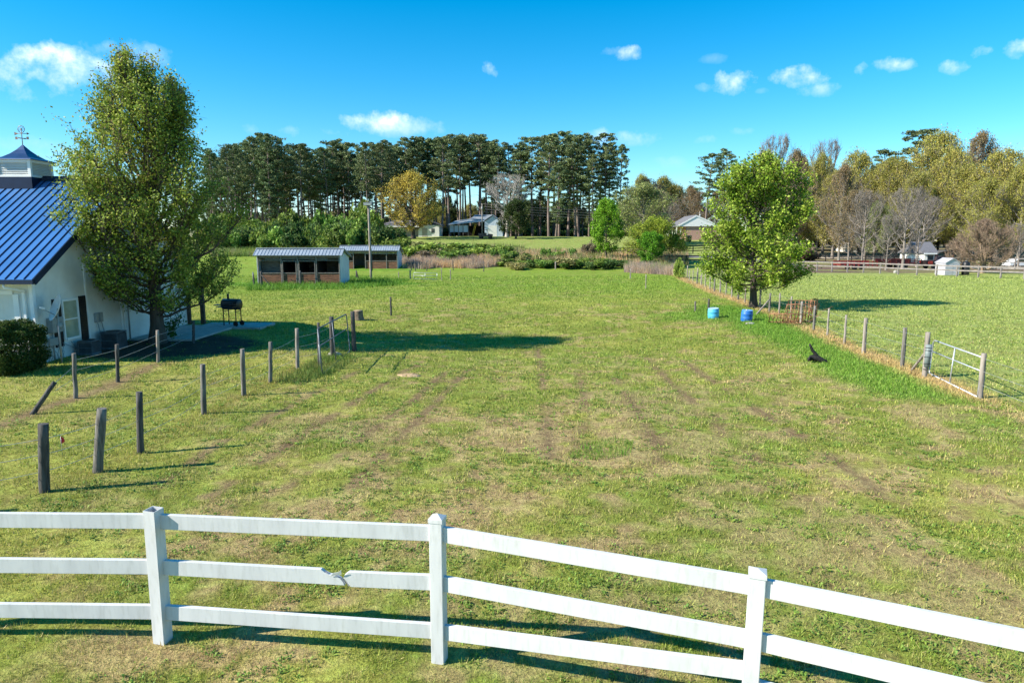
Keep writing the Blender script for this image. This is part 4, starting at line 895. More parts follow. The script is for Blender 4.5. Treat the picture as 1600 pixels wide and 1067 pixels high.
# tree stump
sp = at(560, 500); su = empty('tree_stump', sp, 0, 'cut tree stump in the grass behind the left pipe gate', 'stump')
MB().lathe([(.36,-.1),(.31,.05),(.27,.18),(.25,.46),(.24,.50)], 14).build('trunk', mat('stump_bark', (.22,.17,.12), .95, (.10,.075,.055), 9, .8), su)
MB().lathe([(.235,.498),(.22,.512)], 14).build('cut_face', mat('stump_top', (.42,.32,.2), .9, (.3,.22,.13), 14), su)
# inner wire fence by the house
IP = [((118,622),(116,552)),((184,597),(183,538)),((247,566),(246,516)),((302,536),(302,501))]
ib = [at(*b) for b, t in IP]; itp = [t for b, t in IP]
br0 = at(37, 648); bt = at(85, 640)
c_top = Vector((xat(85, br0.y+.35, .75), br0.y+.35, zat(597, br0.y+.35)))
root, T3 = pole_fence('wire_fence', 'inner wire fence of slim posts between the house lawn and the big tree', ib, itp, [.052]*4, ['wood_post','wood_dark','wood_grey','wood_dark'], (.35,.62,.85), sag=.012, wr=.006,
    braces=[(br0, c_top, .055, 'wood_dark')])
o = ib[0]
for h in (.72,.45): MB().tube([ib[0].lerp(T3[0], h)-o, c_top-o+Z*(-.02 if h > .6 else -.2)], .006, 4).build('wire', M['wire'], root)
# red flag
fp = at(98, 716); fl = empty('marker_flag', fp, 0, 'small red flag on a thin wire in the grass between the two nearest left posts', 'flag')
hh = hpost(fp, 682); MB().tube([Vector((0,0,0)), Vector((.0,0,hh))], .003, 5).build('wire', M['wire'], fl)
MB().prism([(0,0),(.07,.05),(.05,.12),(0,.15),(-.02,.07)], .004, Vector((0,0,hh-.14)), Vector((.9,.2,-.1)), Z, Vector((0,1,0))).build('flag', M['flag'], fl)
# right wire fence
rtops = {i: None for i in range(len(FENCE_RP))}
rt = []
for i, b in enumerate(FENCE_RP):
    rt.append((1.12+.10*math.sin(i*2.3)) if i < 18 else None)
for i, py in ((18,463),(19,471),(20,478),(21,482),(22,492),(23,497),(24,512),(25,519)): rt[i] = hpost(FENCE_RP[i], py)
rt[16] = hpost(FENCE_RP[16], 458)
rr = [.05+.012*math.sin(i*1.7) for i in range(len(rt))]; rr[25] = .075; rr[23] = .068; rr[24] = .065
bl = FENCE_RP[16]; b1 = Vector((bl.x-.15, bl.y-.3, bl.z+.75)); b0 = at(1175, 492)
gpost = FENCE_RP[25]; bb = at(1417, 577)
gpb = GATE_POST_R
bases = FENCE_RP+[gpb, at(1690, 690)]
root, T3 = pole_fence('wire_fence', 'long right wire fence of grey posts running back from the silver pipe gate', bases, rt+[hpost(gpb, 552), 1.2], rr+[.068,.06],
    ['wood_grey' if i % 4 else 'wood_post' for i in range(len(bases))], (.30,.6,.88), sag=.01, ends=[(i, i+1) for i in range(len(FENCE_RP)-1)]+[(26,27)],
    braces=[(b0, b1, .045, 'wood_grey'), (bb, gpost+Z*.78, .04, 'wood_grey')])
M['tank'] = mat('grey_drum', (.20,.24,.24), .5, (.13,.16,.16), 5)
o = bases[0]
cyl = MB(); g0 = gpost-o+Vector((.02,-.05,0)); cyl.tube([g0+Z*.32, g0+Z*1.0], .085, 12); cyl.build('post_sleeve', M['tank'], root)
for h in (.25,.42,.62,.82,.9): 
    tor = MB(); pts = [g0+Z*h+Vector((math.cos(t)*.092, math.sin(t)*.092, .01*math.sin(t*2))) for t in [k*math.pi/6 for k in range(13)]]; tor.tube(pts, .009, 5); tor.build('hinge_strap', M['black'], root)
tl = at(1449, 584); 
pipe_gate('metal_gate', Vector((tl.x+.03, tl.y-.02, tl.z)), gpb+Vector((-.06,0,0)), (zat(531, tl.y)-tl.z)*1.0, 'silver pipe gate hanging at the near end of the right wire fence', 'pipe', lean=-.05, uprights=(.47,), mids=(.66,), z0=.03, rads=.021)

# loose posts in the field
def lone_post(px, py, tpy, r, lab, m='wood_dark', tilt=0, grp=None):
    b = at(px, py); o = empty('fence_post', b, 0, lab, 'post', grp); post_mb(Vector((0,0,0)), Vector((tilt, 0, hpost(b, tpy))), r, seed=int(px)).build('post', M[m], o); return o
lone_post(611, 493, 464, .055, 'lone dark post standing in the grass right of the tree stump')
lone_post(1086, 487, 471, .05, 'short dark post left of the two blue barrels', 'wood_post')
lone_post(1107, 484, 467, .06, 'thicker short dark post just behind the left blue barrel')
lone_post(1009, 451, 429, .045, 'thin grey post in the grass near the back of the paddock', 'wood_grey')
lone_post(985, 436, 420, .07, 'grey post under the wide yellow green tree at the paddock corner', 'wood_grey')
lone_post(557, 436, 423, .07, 'dark post right of the near stable wall'); lone_post(561, 436, 424, .06, 'leaning dark post touching the one beside the near stable', tilt=-.25)
lone_post(641, 436, 422, .075, 'grey post at the left end of the pale low gate', 'wood_grey'); lone_post(690, 438, 419, .04, 'thin pale post at the right end of the pale low gate', 'wood_grey')
lone_post(704, 437, 421, .05, 'thin grey post just right of the pale low gate', 'wood_grey'); lone_post(623, 434, 425, .05, 'small grey post left of the pale low gate', 'wood_grey')
for px in (643,649,667,708,756):
    b = pd(px, 89+random.uniform(-1,1)); o = empty('fence_post', b, 0, 'grey post standing in the dead weeds behind the pale gate', 'post', 'posts in the dead weeds'); post_mb(Vector((0,0,0)), Vector((0,0,1.35)), .06, seed=px).build('post', M['wood_dark'], o)
for px in (808,828,850,868,890):
    b = pd(px, 108); o = empty('fence_post', b, 0, 'thin dark post at the lower edge of the far lawn', 'post', 'posts along the far lawn'); post_mb(Vector((0,0,0)), Vector((0,0,1.4)), .045, seed=px).build('post', M['wood_dark'], o)
lone_post(868, 421, 409, .09, 'grey post in the dark hedge at the back of the paddock', 'wood_grey')
a = at(646, 437); b = at(683, 438)
pipe_gate('metal_gate', a, b, hpost(a, 426), 'pale low pipe gate in the grass right of the light pole', 'pipe', uprights=(.5,), mids=(.55,), rads=.02)

# ------------------------------------------------------------------ barrels
def barrel(px, py, tpy, wpx, m, lab, tilt, lidm):
    b = at(px, py); d = b.y; r = wpx/2/F*d; h = hpost(b, tpy); o = empty('barrel', b, 0, lab, 'barrel'); o.rotation_euler = (R(tilt[0]), R(tilt[1]), 0)
    prof = [(r*.93,0),(r*.97,.02),(r*.985,h*.15),(r*1.0,h*.28),(r*1.02,h*.30),(r*1.0,h*.32),(r*1.0,h*.66),(r*1.02,h*.68),(r*1.0,h*.70),(r*.97,h*.92),(r*.94,h*.96),(r*.95,h),(r*.90,h),(r*.90,h-.03)]
    MB().lathe(prof, 28).build('body', m, o)
    MB().lathe([(r*.93,h-.012),(r*.95,h+.004),(r*.95,h+.02),(r*.90,h+.026),(r*.86,h+.012),(.0,h+.010)], 28).build('rim', lidm, o); return o, r, h
M['cyan_lid'] = mat('pale_blue_lid', (.35,.50,.58), .5, (.28,.42,.5), 4); M['blue_lid'] = mat('dusty_blue_lid', (.16,.33,.62), .5, (.10,.26,.55), 4)
barrel(1114.5, 497, 482, 17, M['cyanplastic'], 'faded light blue plastic barrel, left one of the two in the tall grass', (3, -2), M['cyan_lid'])
o, r, h = barrel(1166, 502, 485, 17.5, M['blueplastic'], 'deep blue plastic barrel, right one of the two in the tall grass', (2, 3), M['blue_lid'])
MB().lathe([(.035,h+.01),(.035,h+.05),(.02,h+.055)], 10, Matrix.Translation((-.05,0,0))).build('bung', M['dish'], o)
rk2 = rock(at(1172, 507)+Z*.02, (.22,.16,.09), 'grey stone at the foot of the deep blue barrel', M['stone'])

# ------------------------------------------------------------------ rusty scrap
def scrap():
    c = at(1240, 505); c.z += .06; o = empty('rusty_scrap', c, 0, 'heap of rusty bent metal gate frames and wire on the right wire fence', 'scrap heap'); rg = random.Random(8); W = 60/F*c.y
    def frame(p, ang, lean, w, h, n, nm):
        mb = MB(); u = Vector((math.cos(ang), math.sin(ang), 0)); n_ = u.cross(Z); up = (Z+n_*lean).normalized()
        P = lambda a, b: p+u*(a*w)+up*(b*h)+Vector((rg.uniform(-.02,.02), rg.uniform(-.02,.02), rg.uniform(-.01,.01)))
        mb.tube([P(0,0), P(0,1), P(.5,1.02), P(1,1), P(1,0), P(.5,-.02), P(0,0)], .026, 6)
        for i in range(n): mb.tube([P((i+1)/(n+1), 0), P((i+1)/(n+1)+rg.uniform(-.04,.04), 1)], .016, 5)
        mb.tube([P(0,.5), P(.5,.48), P(1,.5)], .010, 5); mb.build(nm, M['rust'], o)
    frame(Vector((-.55,0,.02)), .1, .35, 1.7, .95, 11, 'gate_frame'); frame(Vector((-.2,.25,.05)), -.12, -.15, 1.3, 1.0, 7, 'gate_frame'); frame(Vector((-1.3,-.15,.02)), -.3, 1.3, 1.5, .8, 8, 'gate_frame')
    frame(Vector((.75,.1,0)), .3, .1, .45, 1.15, 2, 'gate_frame')
    mb = MB()
    for i in range(26):
        a = Vector((rg.uniform(-1.2, 1.1), rg.uniform(-.3,.4), rg.uniform(0,.25))); b = a+Vector((rg.uniform(-.9,.9), rg.uniform(-.2,.2), rg.uniform(.05,.65))); mb.tube([a, (a+b)/2+Vector((rg.uniform(-.15,.15), 0, rg.uniform(-.1,.15))), b], rg.uniform(.005,.014), 5)
    mb.build('loose_rods', M['rust'], o)
scrap()
# ------------------------------------------------------------------ charred log
def log():
    c = at(1276, 566); o = empty('charred_log', c, 0, 'black charred fallen branch sticking up from the green grass by the right fence', 'log'); s = c.y/F
    P = lambda a, b, d=0: Vector((a*s, d, b*s))
    MB().tube([P(-13,4), P(-8,7,.05), P(0,7,.02), P(6,4,-.05), P(12,1,-.1), P(17,-1,-.12)], [.06,.10,.12,.10,.08,.04], 9).build('trunk', M['char'], o)
    MB().tube([P(1,7), P(-2,13,.02), P(-7,19,.05), P(-10,25,.05), P(-12,29,.05)], [.075,.06,.05,.045,.03], 8).build('branch', M['char'], o)
    MB().tube([P(-8,6), P(-12,9,-.05), P(-16,3,-.1)], [.05,.035,.02], 7).build('branch', M['char'], o)
log()

# ------------------------------------------------------------------ stables
def stable(A, B, D, hf, hr, hb, ro, label, near=True):
    u = (B-A); u.z = 0; W = u.length; u.normalize(); v = Vector((-u.y, u.x, 0)); ang = math.atan2(u.y, u.x)
    z0 = min(A.z, B.z); root = empty('stable', (A.x, A.y, z0), ang, label, 'stable')
    B_ = lambda nm, m, bev=0: None
    def box(nm, m, *a, bev=0): return MB().box(*a).build(nm, M[m], root, bev)
    box('back_wall', 'stall_grey', 0, W, D-.05, D, -.3, hb-.05)
    # gable side walls of sheet metal
    for x in (0, W-.04):
        MB().prism([(0,-.3),(D-.06,-.3),(D-.06,hb-.02),(ro,hr-.05),(0,hf-.05)], .04, Vector((x,0,0)), Vector((0,1,0)), Z, Vector((1,0,0))).build('side_wall', M['sidemetal'], root)
    n = 4; hb_ = 1.05
    xs = [0.04, W*.29, W*.485, W*.71, W-.04] if near else [.04, W*.22, W*.43, W*.80, W-.04]
    for i, x in enumerate(xs):
        x0 = min(max(x-.05, .05), W-.15); box('front_post', 'trim', x0, x0+.10, -.03, .07, -.2, hf-.08)
    for i in range(4):
        a = xs[i]+.06; b = xs[i+1]-.06
        if not near and i == 1: continue                # open doorway
        nb = 6
        for k in range(nb): pass
        mb = MB()
        for k in range(nb): mb.box(a, b, .03, .055, .02+k*hb_/nb, (k+1)*hb_/nb-.004)
        mb.build('board_panel', M['stall_grey' if (near and i == 9) else 'stall_wood'], root)
        box('panel_rail', 'trim', a, b, -.01, .06, hb_+.003, hb_+.07)
        if near and i in (1, 2):                        # the two stall doors
            d = MB(); d.box(a+.03, a+.10, -.05, .028, .05, hf-.62); d.box(b-.10, b-.03, -.05, .028, .05, hf-.62); d.box(a+.103, b-.103, -.05, .028, hf-.69, hf-.62); d.box(a+.103, b-.103, -.048, .028, .06, .14); d.build('door_frame', M['trim'], root)
            h_ = MB(); h_.tube([Vector((a+.18,-.10,.92)), Vector((a+.22,-.12,.80)), Vector((b-.22,-.12,.80)), Vector((b-.18,-.10,.92))], .018, 6); h_.build('door_bar', M['black'], root)
        if not near or i in (0, 3):                     # mesh screen frames
            m_ = MB(); m_.box(a, b, -.012, .03, hf-.62, hf-.56); m_.build('screen_frame', M['trim'], root)
    if near: MB().box(.15, W*.29, .9, .93, hb_+.02, hf-.60).build('upper_board_panel', M['stall_grey'], root)
    box('header_beam', 'stall_grey', .06, W-.06, .075, .12, hf-.42, hf-.06)
    box('header_strip', 'trim', W*.1, W*.85, .02, .07, hf-.52, hf-.46)
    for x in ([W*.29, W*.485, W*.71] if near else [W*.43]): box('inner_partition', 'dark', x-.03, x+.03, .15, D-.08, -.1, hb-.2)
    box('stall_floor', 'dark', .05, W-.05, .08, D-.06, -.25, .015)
    # roof: short front slope, long back slope, ribs
    ov = .22; rf = MB(); th = .03
    e0 = (-.28, hf-.28*(hr-hf)/ro); r0 = (ro, hr); b0 = (D+.15, hb-.02)
    prof = [e0, r0, b0, (b0[0], b0[1]+th), (r0[0], r0[1]+th), (e0[0], e0[1]+th)]
    rf.prism(prof, W+2*ov, Vector((-ov,0,0)), Vector((0,1,0)), Z, Vector((1,0,0))); k = int((W+2*ov)/.3)
    for i in range(k+1):
        x = -ov+.01+i*(W+2*ov-.04)/k
        rf.prism([(e0[0], e0[1]+th),(r0[0], r0[1]+th),(r0[0], r0[1]+th+.035),(e0[0], e0[1]+th+.035)], .05, Vector((x,0,0)), Vector((0,1,0)), Z, Vector((1,0,0)))
        rf.prism([(r0[0], r0[1]+th),(b0[0], b0[1]+th),(b0[0], b0[1]+th+.035),(r0[0], r0[1]+th+.035)], .05, Vector((x,0,0)), Vector((0,1,0)), Z, Vector((1,0,0)))
    rf.build('roof', M['roofmetal'], root)
    MB().prism([(ro-.15, hr+.018+th*.9),(ro, hr+th+.045),(ro+.15, hr+.018+th*.9),(ro, hr+th+.060)], W+2*ov+.02, Vector((-ov-.01,0,0)), Vector((0,1,0)), Z, Vector((1,0,0))).build('ridge_cap', M['roofmetal'], root)
    for x in (-ov-.014, W+ov+.002):
        f = MB(); e1 = Vector((x+.006, e0[0], e0[1]-.03)); r1 = Vector((x+.006, r0[0], r0[1]-.03)); bb_ = Vector((x+.006, b0[0], b0[1]-.03)); f.bar(e1, r1, .02, .12); f.bar(r1, bb_, .02, .12); f.build('roof_edge_trim', M['pipe_dark'], root)
    return root
S1Bz = S1B.copy(); S1Az = S1A.copy()
hf1 = zat(398, (S1A.y+S1B.y)/2)-S1A.z+.12
stable(S1A, S1B, 3.9, hf1, hf1+.42, hf1-.35, .75, 'near open front stable with brown boards and ribbed metal roof left of the light pole')
s2b = at(622, 420); s2a = pd(533, s2b.y-.15); hf2 = zat(389.5, s2b.y)-s2b.z
stable(s2a, s2b, 4.0, hf2, hf2+.45, hf2-.5, .8, 'far open front stable seen behind the light pole, brown boards and metal roof', near=False)
# gate and rails left of the near stable
a = at(397, 446); pipe_gate('metal_gate', a, Vector((S1A.x-.2, S1A.y-.6, Tz(S1A.x, S1A.y-.6))), 1.15, 'dark pipe gate at the left corner of the near stable', 'pipe_dark', mids=(.35,.7), uprights=(.5,))
lone_post(397, 447, 429, .07, 'dark post at the left end of the gate beside the near stable')
b = at(409, 448); o = empty('fence_post', b, 0, 'dark braced post in front of the left corner of the near stable', 'post')
post_mb(Vector((0,0,0)), Vector((0,0,hpost(b, 424))), .10, seed=2).build('post', M['wood_dark'], o); post_mb(Vector((1.1,-.2,0)), Vector((.05,-.05,1.0)), .045, seed=3).build('brace', M['wood_dark'], o)
b = at(470, 447); o = empty('fence_post', b, 0, 'dark post in front of the middle of the near stable', 'post'); post_mb(Vector((0,0,0)), Vector((0,0,1.35)), .07, seed=2).build('post', M['wood_dark'], o)

# ------------------------------------------------------------------ light pole
def light_pole():
    b = at(580, 437); h = hpost(b, 322); o = empty('light_pole', b, 0, 'tall wooden pole carrying a flood lamp beside the two stables', 'light pole'); s = b.y/F
    post_mb(Vector((0,0,0)), Vector((-.05,0,h)), .12, n=12, seed=4, jag=.003).build('pole', M['wood_grey'], o)
    MB().box(-.5,.4,-.32,.32,h+.02,h+.34).build('lamp_housing', M['ac'], o, .05); MB().box(-.42,.32,-.335,-.318,h+.06,h+.26).build('lamp_lens', M['lamp_glass'], o); MB().tube([Vector((-.05,0,h-.2)), Vector((-.05,0,h+.03))], .06, 8).build('bracket', M['black'], o)
    MB().tube([Vector((.16,-.05,.9)), Vector((.16,-.05,2.4))], .035, 6).build('conduit', M['black'], o)
light_pole()

# ------------------------------------------------------------------ barbecue grill on its slab
def slab(name, x0, x1, y0, y1, lab):
    z = max(Tz(x0, y0), Tz(x1, y1), Tz(x0, y1), Tz(x1, y0), Tz((x0+x1)/2, (y0+y1)/2))+.035
    o = MB().box(x0, x1, y0, y1, z-.3, z).build(name, M['concrete'], None, .01); tag(o, kind='structure'); return z
p1 = at(305, 509); p2 = at(413, 513)
zs = slab('patio', p1.x+.3, p2.x, p2.y-.5, p1.y+1.1, '')
zs2 = slab('path', HX+.1, HX+2.7, at(270, 533).y, at(250, 523).y+3.0, '')
def grill():
    b = at(364, 511); b.z = zs; h = hpost(b, 474); o = empty('barbecue_grill', b, R(-12), 'black barrel barbecue grill with chimney standing on the concrete patio', 'grill')
    L = .42; ry = Matrix.Rotation(R(90), 4, 'Y'); zc = 1.0
    MB().lathe([(.0,-L),(.24,-L),(.255,-L+.015),(.255,L-.015),(.24,L),(0,L)], 24, Matrix.Translation((0,0,zc)) @ ry, cap=False).build('drum', M['black'], o)
    MB().box(-.42,.42,-.262,-.252,zc-.01,zc+.01).build('lid_seam', M['pipe_dark'], o); MB().tube([Vector((-.25,-.27,zc+.06)), Vector((-.25,-.33,zc+.08)), Vector((.25,-.33,zc+.08)), Vector((.25,-.27,zc+.06))], .012, 6).build('handle', M['pipe_dark'], o)
    MB().tube([Vector((-.2,.05,zc+.2)), Vector((-.2,.05,zc+.48))], .05, 10).build('chimney', M['black'], o)
    MB().box(-.40,.44,-.62,-.27,zc-.10,zc-.07).build('front_shelf', M['black'], o); MB().box(-.80,-.43,-.25,.15,zc-.05,zc-.02).build('side_shelf', M['black'], o)
    for sx in (-.32,.32):
        for sy in (-.2,.2): MB().box(sx-.018,sx+.018,sy-.018,sy+.018,.02 if sx < 0 else .12,zc-.14).build('leg', M['black'], o)
        MB().box(sx-.012,sx+.012,-.2,.2,zc-.33,zc-.30).build('brace', M['black'], o)
    for sy in (-.25,.25): MB().lathe([(0,-.03),(.11,-.03),(.12,-.02),(.12,.02),(.11,.03),(0,.03)], 18, Matrix.Translation((.32,sy,.11)) @ Matrix.Rotation(R(90), 4, 'X'), cap=False).build('wheel', M['tyre'], o)
grill()

# ------------------------------------------------------------------ white house with blue roof
def house():
    DX = 16.0; zg = C0.z; W = HY1-HY0; he = zat(437, HY0)-zg+.14; yr = HY0+W/2; hr = he+(W/2)*.635
    root = empty('white_house', (HX, HY0, zg), 0, 'white barn style house with a blue metal roof at the left edge', 'house')
    MB().box(-DX, 0, 0, .15, -.4, he).build('wall', M['siding'], root)
    MB().prism([(.153,-.4),(W,-.4),(W,he),(W/2,hr-.03),(.153,he+.08)], .15, Vector((-.15,0,0)), Vector((0,1,0)), Z, Vector((1,0,0))).build('wall', M['siding'], root)
    MB().box(-DX, -.153, W-.15, W-.003, -.4, he).build('wall', M['siding'], root)
    # roof
    ov = .32; e = .34; sl = (hr-he)/(W/2); rf = MB(); th = .10
    prof = [(-e, he-e*sl+.02),(W/2, hr+.02),(W+e, he-e*sl+.02),(W+e, he-e*sl+th),(W/2, hr+th),(-e, he-e*sl+th)]
    rf.prism(prof, DX+ov, Vector((-DX,0,0)), Vector((0,1,0)), Z, Vector((1,0,0))); roof = rf.build('roof', M['roofblue'], root)
    sm = MB(); x = ov-.02
    while x > -DX:
        for s in (0, 1):
            y0, y1 = (-e, W/2) if s == 0 else (W/2, W+e); z0, z1 = (he-e*sl+th, hr+th) if s == 0 else (hr+th, he-e*sl+th)
            sm.prism([(y0, z0-.01),(y1, z1-.01),(y1, z1+.035),(y0, z0+.035)], .02, Vector((x,0,0)), Vector((0,1,0)), Z, Vector((1,0,0)))
        x -= .30
    sm.build('roof_seams', M['roofnavy'], roof)
    MB().prism([(W/2-.2, hr+th-.2*sl+.05),(W/2, hr+th+.07),(W/2+.2, hr+th-.2*sl+.05),(W/2, hr+th+.11)], DX+ov+.02, Vector((-DX,0,0)), Vector((0,1,0)), Z, Vector((1,0,0))).build('ridge_cap', M['roofnavy'], roof)
    g = MB(); g.bar(Vector((ov+.02,-e-.02,he-e*sl+.02)), Vector((ov+.02,W/2,hr+.02)), .04, .22); g.bar(Vector((ov+.02,W/2,hr+.02)), Vector((ov+.02,W+e,he-e*sl+.02)), .04, .22); g.build('rake_trim', M['roofnavy'], roof)
    MB().box(-DX, ov+.04, -e-.12, -e-.003, he-e*sl-.05, he-e*sl+.09).build('gutter', M['roofnavy'], roof)
    MB().box(-DX, ov-.01, -e, -.003, he-e*sl-.02, he-e*sl+.012).build('soffit', M['whitetrim'], roof)
    # downspout, corner boards
    MB().tube([Vector((-.62,-e-.05,he-e*sl-.04)), Vector((-.62,-e-.04,he-.38)), Vector((-.20,-.05,he-.52))], .045, 8).build('downspout', M['whitetrim'], root)
    MB().box(-.30,-.22,-.075,-.003,.1,he-.5).build('downspout', M['whitetrim'], root)
    MB().box(-.62,-.45,-.05,-.003,-.3,he-.62).build('pilaster', M['whitetrim'], root)
    MB().box(-.10,.024,-.028,.10,-.3,he-.06).build('corner_board', M['whitetrim'], root)
    MB().box(-DX,-.63,-.04,-.003,he-.62,he-.50).build('frieze_board', M['whitetrim'], root)
    # gable wall features (x = 0 plane, y along)
    def yat_(px):                                       # wall y for an image column
        best = min((abs(xat(px, HY0+t*.05, 1.2)-HX), t*.05) for t in range(int(W/.05))); return best[1]
    def zz(py, y): return zat(py, HY0+y)-zg
    def win(pa, pb, top, bot, sh=True):
        ya, yb = yat_(pa), yat_(pb); ym = (ya+yb)/2; z1 = zz(top, ym); z0 = zz(bot, ym)
        f = MB(); f.box(.003,.05,ya-.07,ya,z0-.07,z1+.07); f.box(.003,.05,yb,yb+.07,z0-.07,z1+.07); f.box(.003,.05,ya+.001,yb-.001,z1,z1+.07); f.box(.003,.08,ya+.001,yb-.001,z0-.07,z0); f.box(.003,.035,ya,yb,(z0+z1)/2-.02,(z0+z1)/2+.02); w = f.build('window', M['whitetrim'], root)
        MB().box(.006,.016,ya+.003,yb-.003,z0+.003,z1-.003).build('pane', M['winglass'], w)
        b = MB()
        for k in range(14): zq = z0+(z1-z0)*(k+.5)/14; b.box(.003,.0055,ya+.003,yb-.003,zq-.03,zq+.03)
        if sh:
            for (q0, q1) in ((ya-.55, ya-.12), (yb+.14, yb+.52)):
                s = MB(); s.box(.004,.035,q0,q1,z0-.25,z1+.12)
                for k in range(16): zq = z0-.2+(z1-z0+.27)*(k+.5)/16; s.box(.035,.045,q0+.05,q1-.05,zq-.03,zq+.01)
                s.build('shutter', M['shutter'], root)
        return w
    win(99, 121, 470, 526)
    # front window, left edge
    MB().box(-1.85,-1.40,-.045,-.004,1.05,1.95).build('shutter', M['shutter'], root); MB().box(-1.78,-1.47,-.055,-.046,1.12,1.84).build('shutter_panel', M['black'], root)
    fw = MB(); fw.box(-3.1,-2.99,-.05,-.004,.95,2.05); fw.box(-1.99,-1.88,-.05,-.004,.95,2.05); fw.box(-2.985,-1.995,-.05,-.004,1.95,2.05); fw.box(-2.985,-1.995,-.07,-.004,.95,1.05); w = fw.build('window', M['whitetrim'], root)
    MB().box(-2.98,-2.0,-.016,-.006,1.053,1.947).build('pane', M['winglass'], w)
    # battens / pipes on gable wall
    for px in (137, 189, 193): y = yat_(px); MB().box(.003,.04,y-.04,y+.04,-.2,he+.3).build('batten', M['whitetrim'], root)
    y = yat_(190); MB().tube([Vector((.09,y+.3,0)), Vector((.09,y+.3,he))], .035, 8).build('drain_pipe', M['box_grey'], root)
    # utility boxes
    ya = yat_(81); z1 = zz(496, ya); z0 = zz(519, ya)
    MB().box(.003,.22,ya-.30,ya+.28,z0,z1).build('meter_box', M['box_grey'], root, .02); MB().lathe([(.11,0),(.11,.06),(.09,.09),(0,.09)], 18, Matrix.Translation((.225,ya,(z0+z1)/2-.02)) @ Matrix.Rotation(R(90), 4, 'Y')).build('meter', M['lamp_glass'], root)
    ya = yat_(75); z1 = zz(528, ya); z0 = zz(540, ya); MB().box(.003,.15,ya-.22,ya+.22,z0,z1).build('utility_box', M['box_grey'], root, .015)
    ya = yat_(67); MB().box(.003,.10,ya-.10,ya+.10,.28,.72).build('utility_box', M['box_grey'], root, .015)
    ya = yat_(77); MB().tube([Vector((.08,ya,-.05)), Vector((.08,ya,zz(519, ya)))], .03, 8).build('conduit', M['box_grey'], root)
    cb = MB(); rg = random.Random(2)
    for i in range(9): y0 = yat_(68)+rg.uniform(0,1.2); cb.tube([Vector((.06,y0,.0)), Vector((.10,y0+rg.uniform(-.3,.3),.25)), Vector((.06,y0+rg.uniform(-.4,.4),.55))], .009, 5)
    cb.build('cables', M['box_grey'], root)
    for px in (149, 155): y = yat_(px); MB().box(.003,.10,y-.09,y+.09,1.0,1.35).build('disconnect_box', M['box_grey'], root, .01); MB().tube([Vector((.07,y,1.0)), Vector((.2,y,.3))], .018, 6).build('conduit', M['box_grey'], root)
    # porch posts at the back corner
    for px, tpy in ((296,430),(318,430)):
        b = at(px, 506); MB().box(b.x-HX-.09,b.x-HX+.09,b.y-HY0-.09,b.y-HY0+.09,-.2,zat(448, b.y)-zg).build('porch_post', M['porch'], root, .01)
    if 0: bA = at(300, 506); MB().box(-.1, 1.0, bA.y-HY0-.05, bA.y-HY0+2.6, zat(450, bA.y)-zg+.0, zat(450, bA.y)-zg+.14).build('porch_roof', M['roofnavy'], root)
    # cupola
    cx = -(HX-xat(37, yr, hr+1)); cy = W/2; s = .66; cu = MB(); zb = hr-.35
    cu.box(cx-s-.02,cx+s+.02,cy-s-.02,cy+s+.02,zb,hr+.12); c = cu.build('cupola', M['roofnavy'], root)
    zt = hr+.12; zv = zt+.62; k = s-.05
    MB().box(cx-k+.05,cx+k-.05,cy-k+.05,cy+k-.05,zt-.02,zv).build('louvre_core', M['box_grey'], c)
    f = MB()
    for sx in (-1, 1):
        for sy in (-1, 1): f.box(cx+sx*k-.055,cx+sx*k+.055,cy+sy*k-.055,cy+sy*k+.055,zt,zv)
    f.box(cx-k-.06,cx+k+.06,cy-k-.06,cy+k+.06,zt-.003,zt+.07); f.box(cx-k-.09,cx+k+.09,cy-k-.09,cy+k+.09,zv-.07,zv+.03); f.build('cupola_frame', M['whitetrim'], c)
    l = MB()
    for i in range(8):
        z = zt+.09+i*.062
        l.add([Vector((cx-k+.06,cy-k+.045,z+.055)),Vector((cx+k-.06,cy-k+.045,z+.055)),Vector((cx+k-.06,cy-k-.03,z)),Vector((cx-k+.06,cy-k-.03,z)),Vector((cx-k+.06,cy-k+.045,z+.043)),Vector((cx+k-.06,cy-k+.045,z+.043)),Vector((cx+k-.06,cy-k-.03,z-.012)),Vector((cx-k+.06,cy-k-.03,z-.012))],[(0,1,2,3),(7,6,5,4),(3,2,6,7),(0,3,7,4),(1,5,6,2),(0,4,5,1)])
        l.add([Vector((cx+k-.045,cy-k+.06,z+.055)),Vector((cx+k-.045,cy+k-.06,z+.055)),Vector((cx+k+.03,cy+k-.06,z)),Vector((cx+k+.03,cy-k+.06,z)),Vector((cx+k-.045,cy-k+.06,z+.043)),Vector((cx+k-.045,cy+k-.06,z+.043)),Vector((cx+k+.03,cy+k-.06,z-.012)),Vector((cx+k+.03,cy-k+.06,z-.012))],[(0,1,2,3),(7,6,5,4),(3,2,6,7),(0,3,7,4),(1,5,6,2),(0,4,5,1)])
    l.build('louvres', M['whitetrim'], c)
    v = []; fc = []; pr = [(k+.18,0),(k+.17,.025),(k*.82,.12),(k*.52,.26),(k*.27,.42),(k*.10,.56),(.02,.62)]
    for r_, z in pr: v += [(cx+r_*a, cy+r_*b, zv+.03+z) for a, b in ((-1,-1),(1,-1),(1,1),(-1,1))]
    for i in range(len(pr)-1):
        for j in range(4): fc.append((i*4+j, i*4+(j+1)%4, i*4+4+(j+1)%4, i*4+4+j))
    fc.append((3,2,1,0)); MB().add(v, fc).build('cupola_roof', M['roofblue2'], c)
    zp = zv+.62; X = Vector((1,0,0)); wv = MB(); o3 = Vector((cx,cy,0))
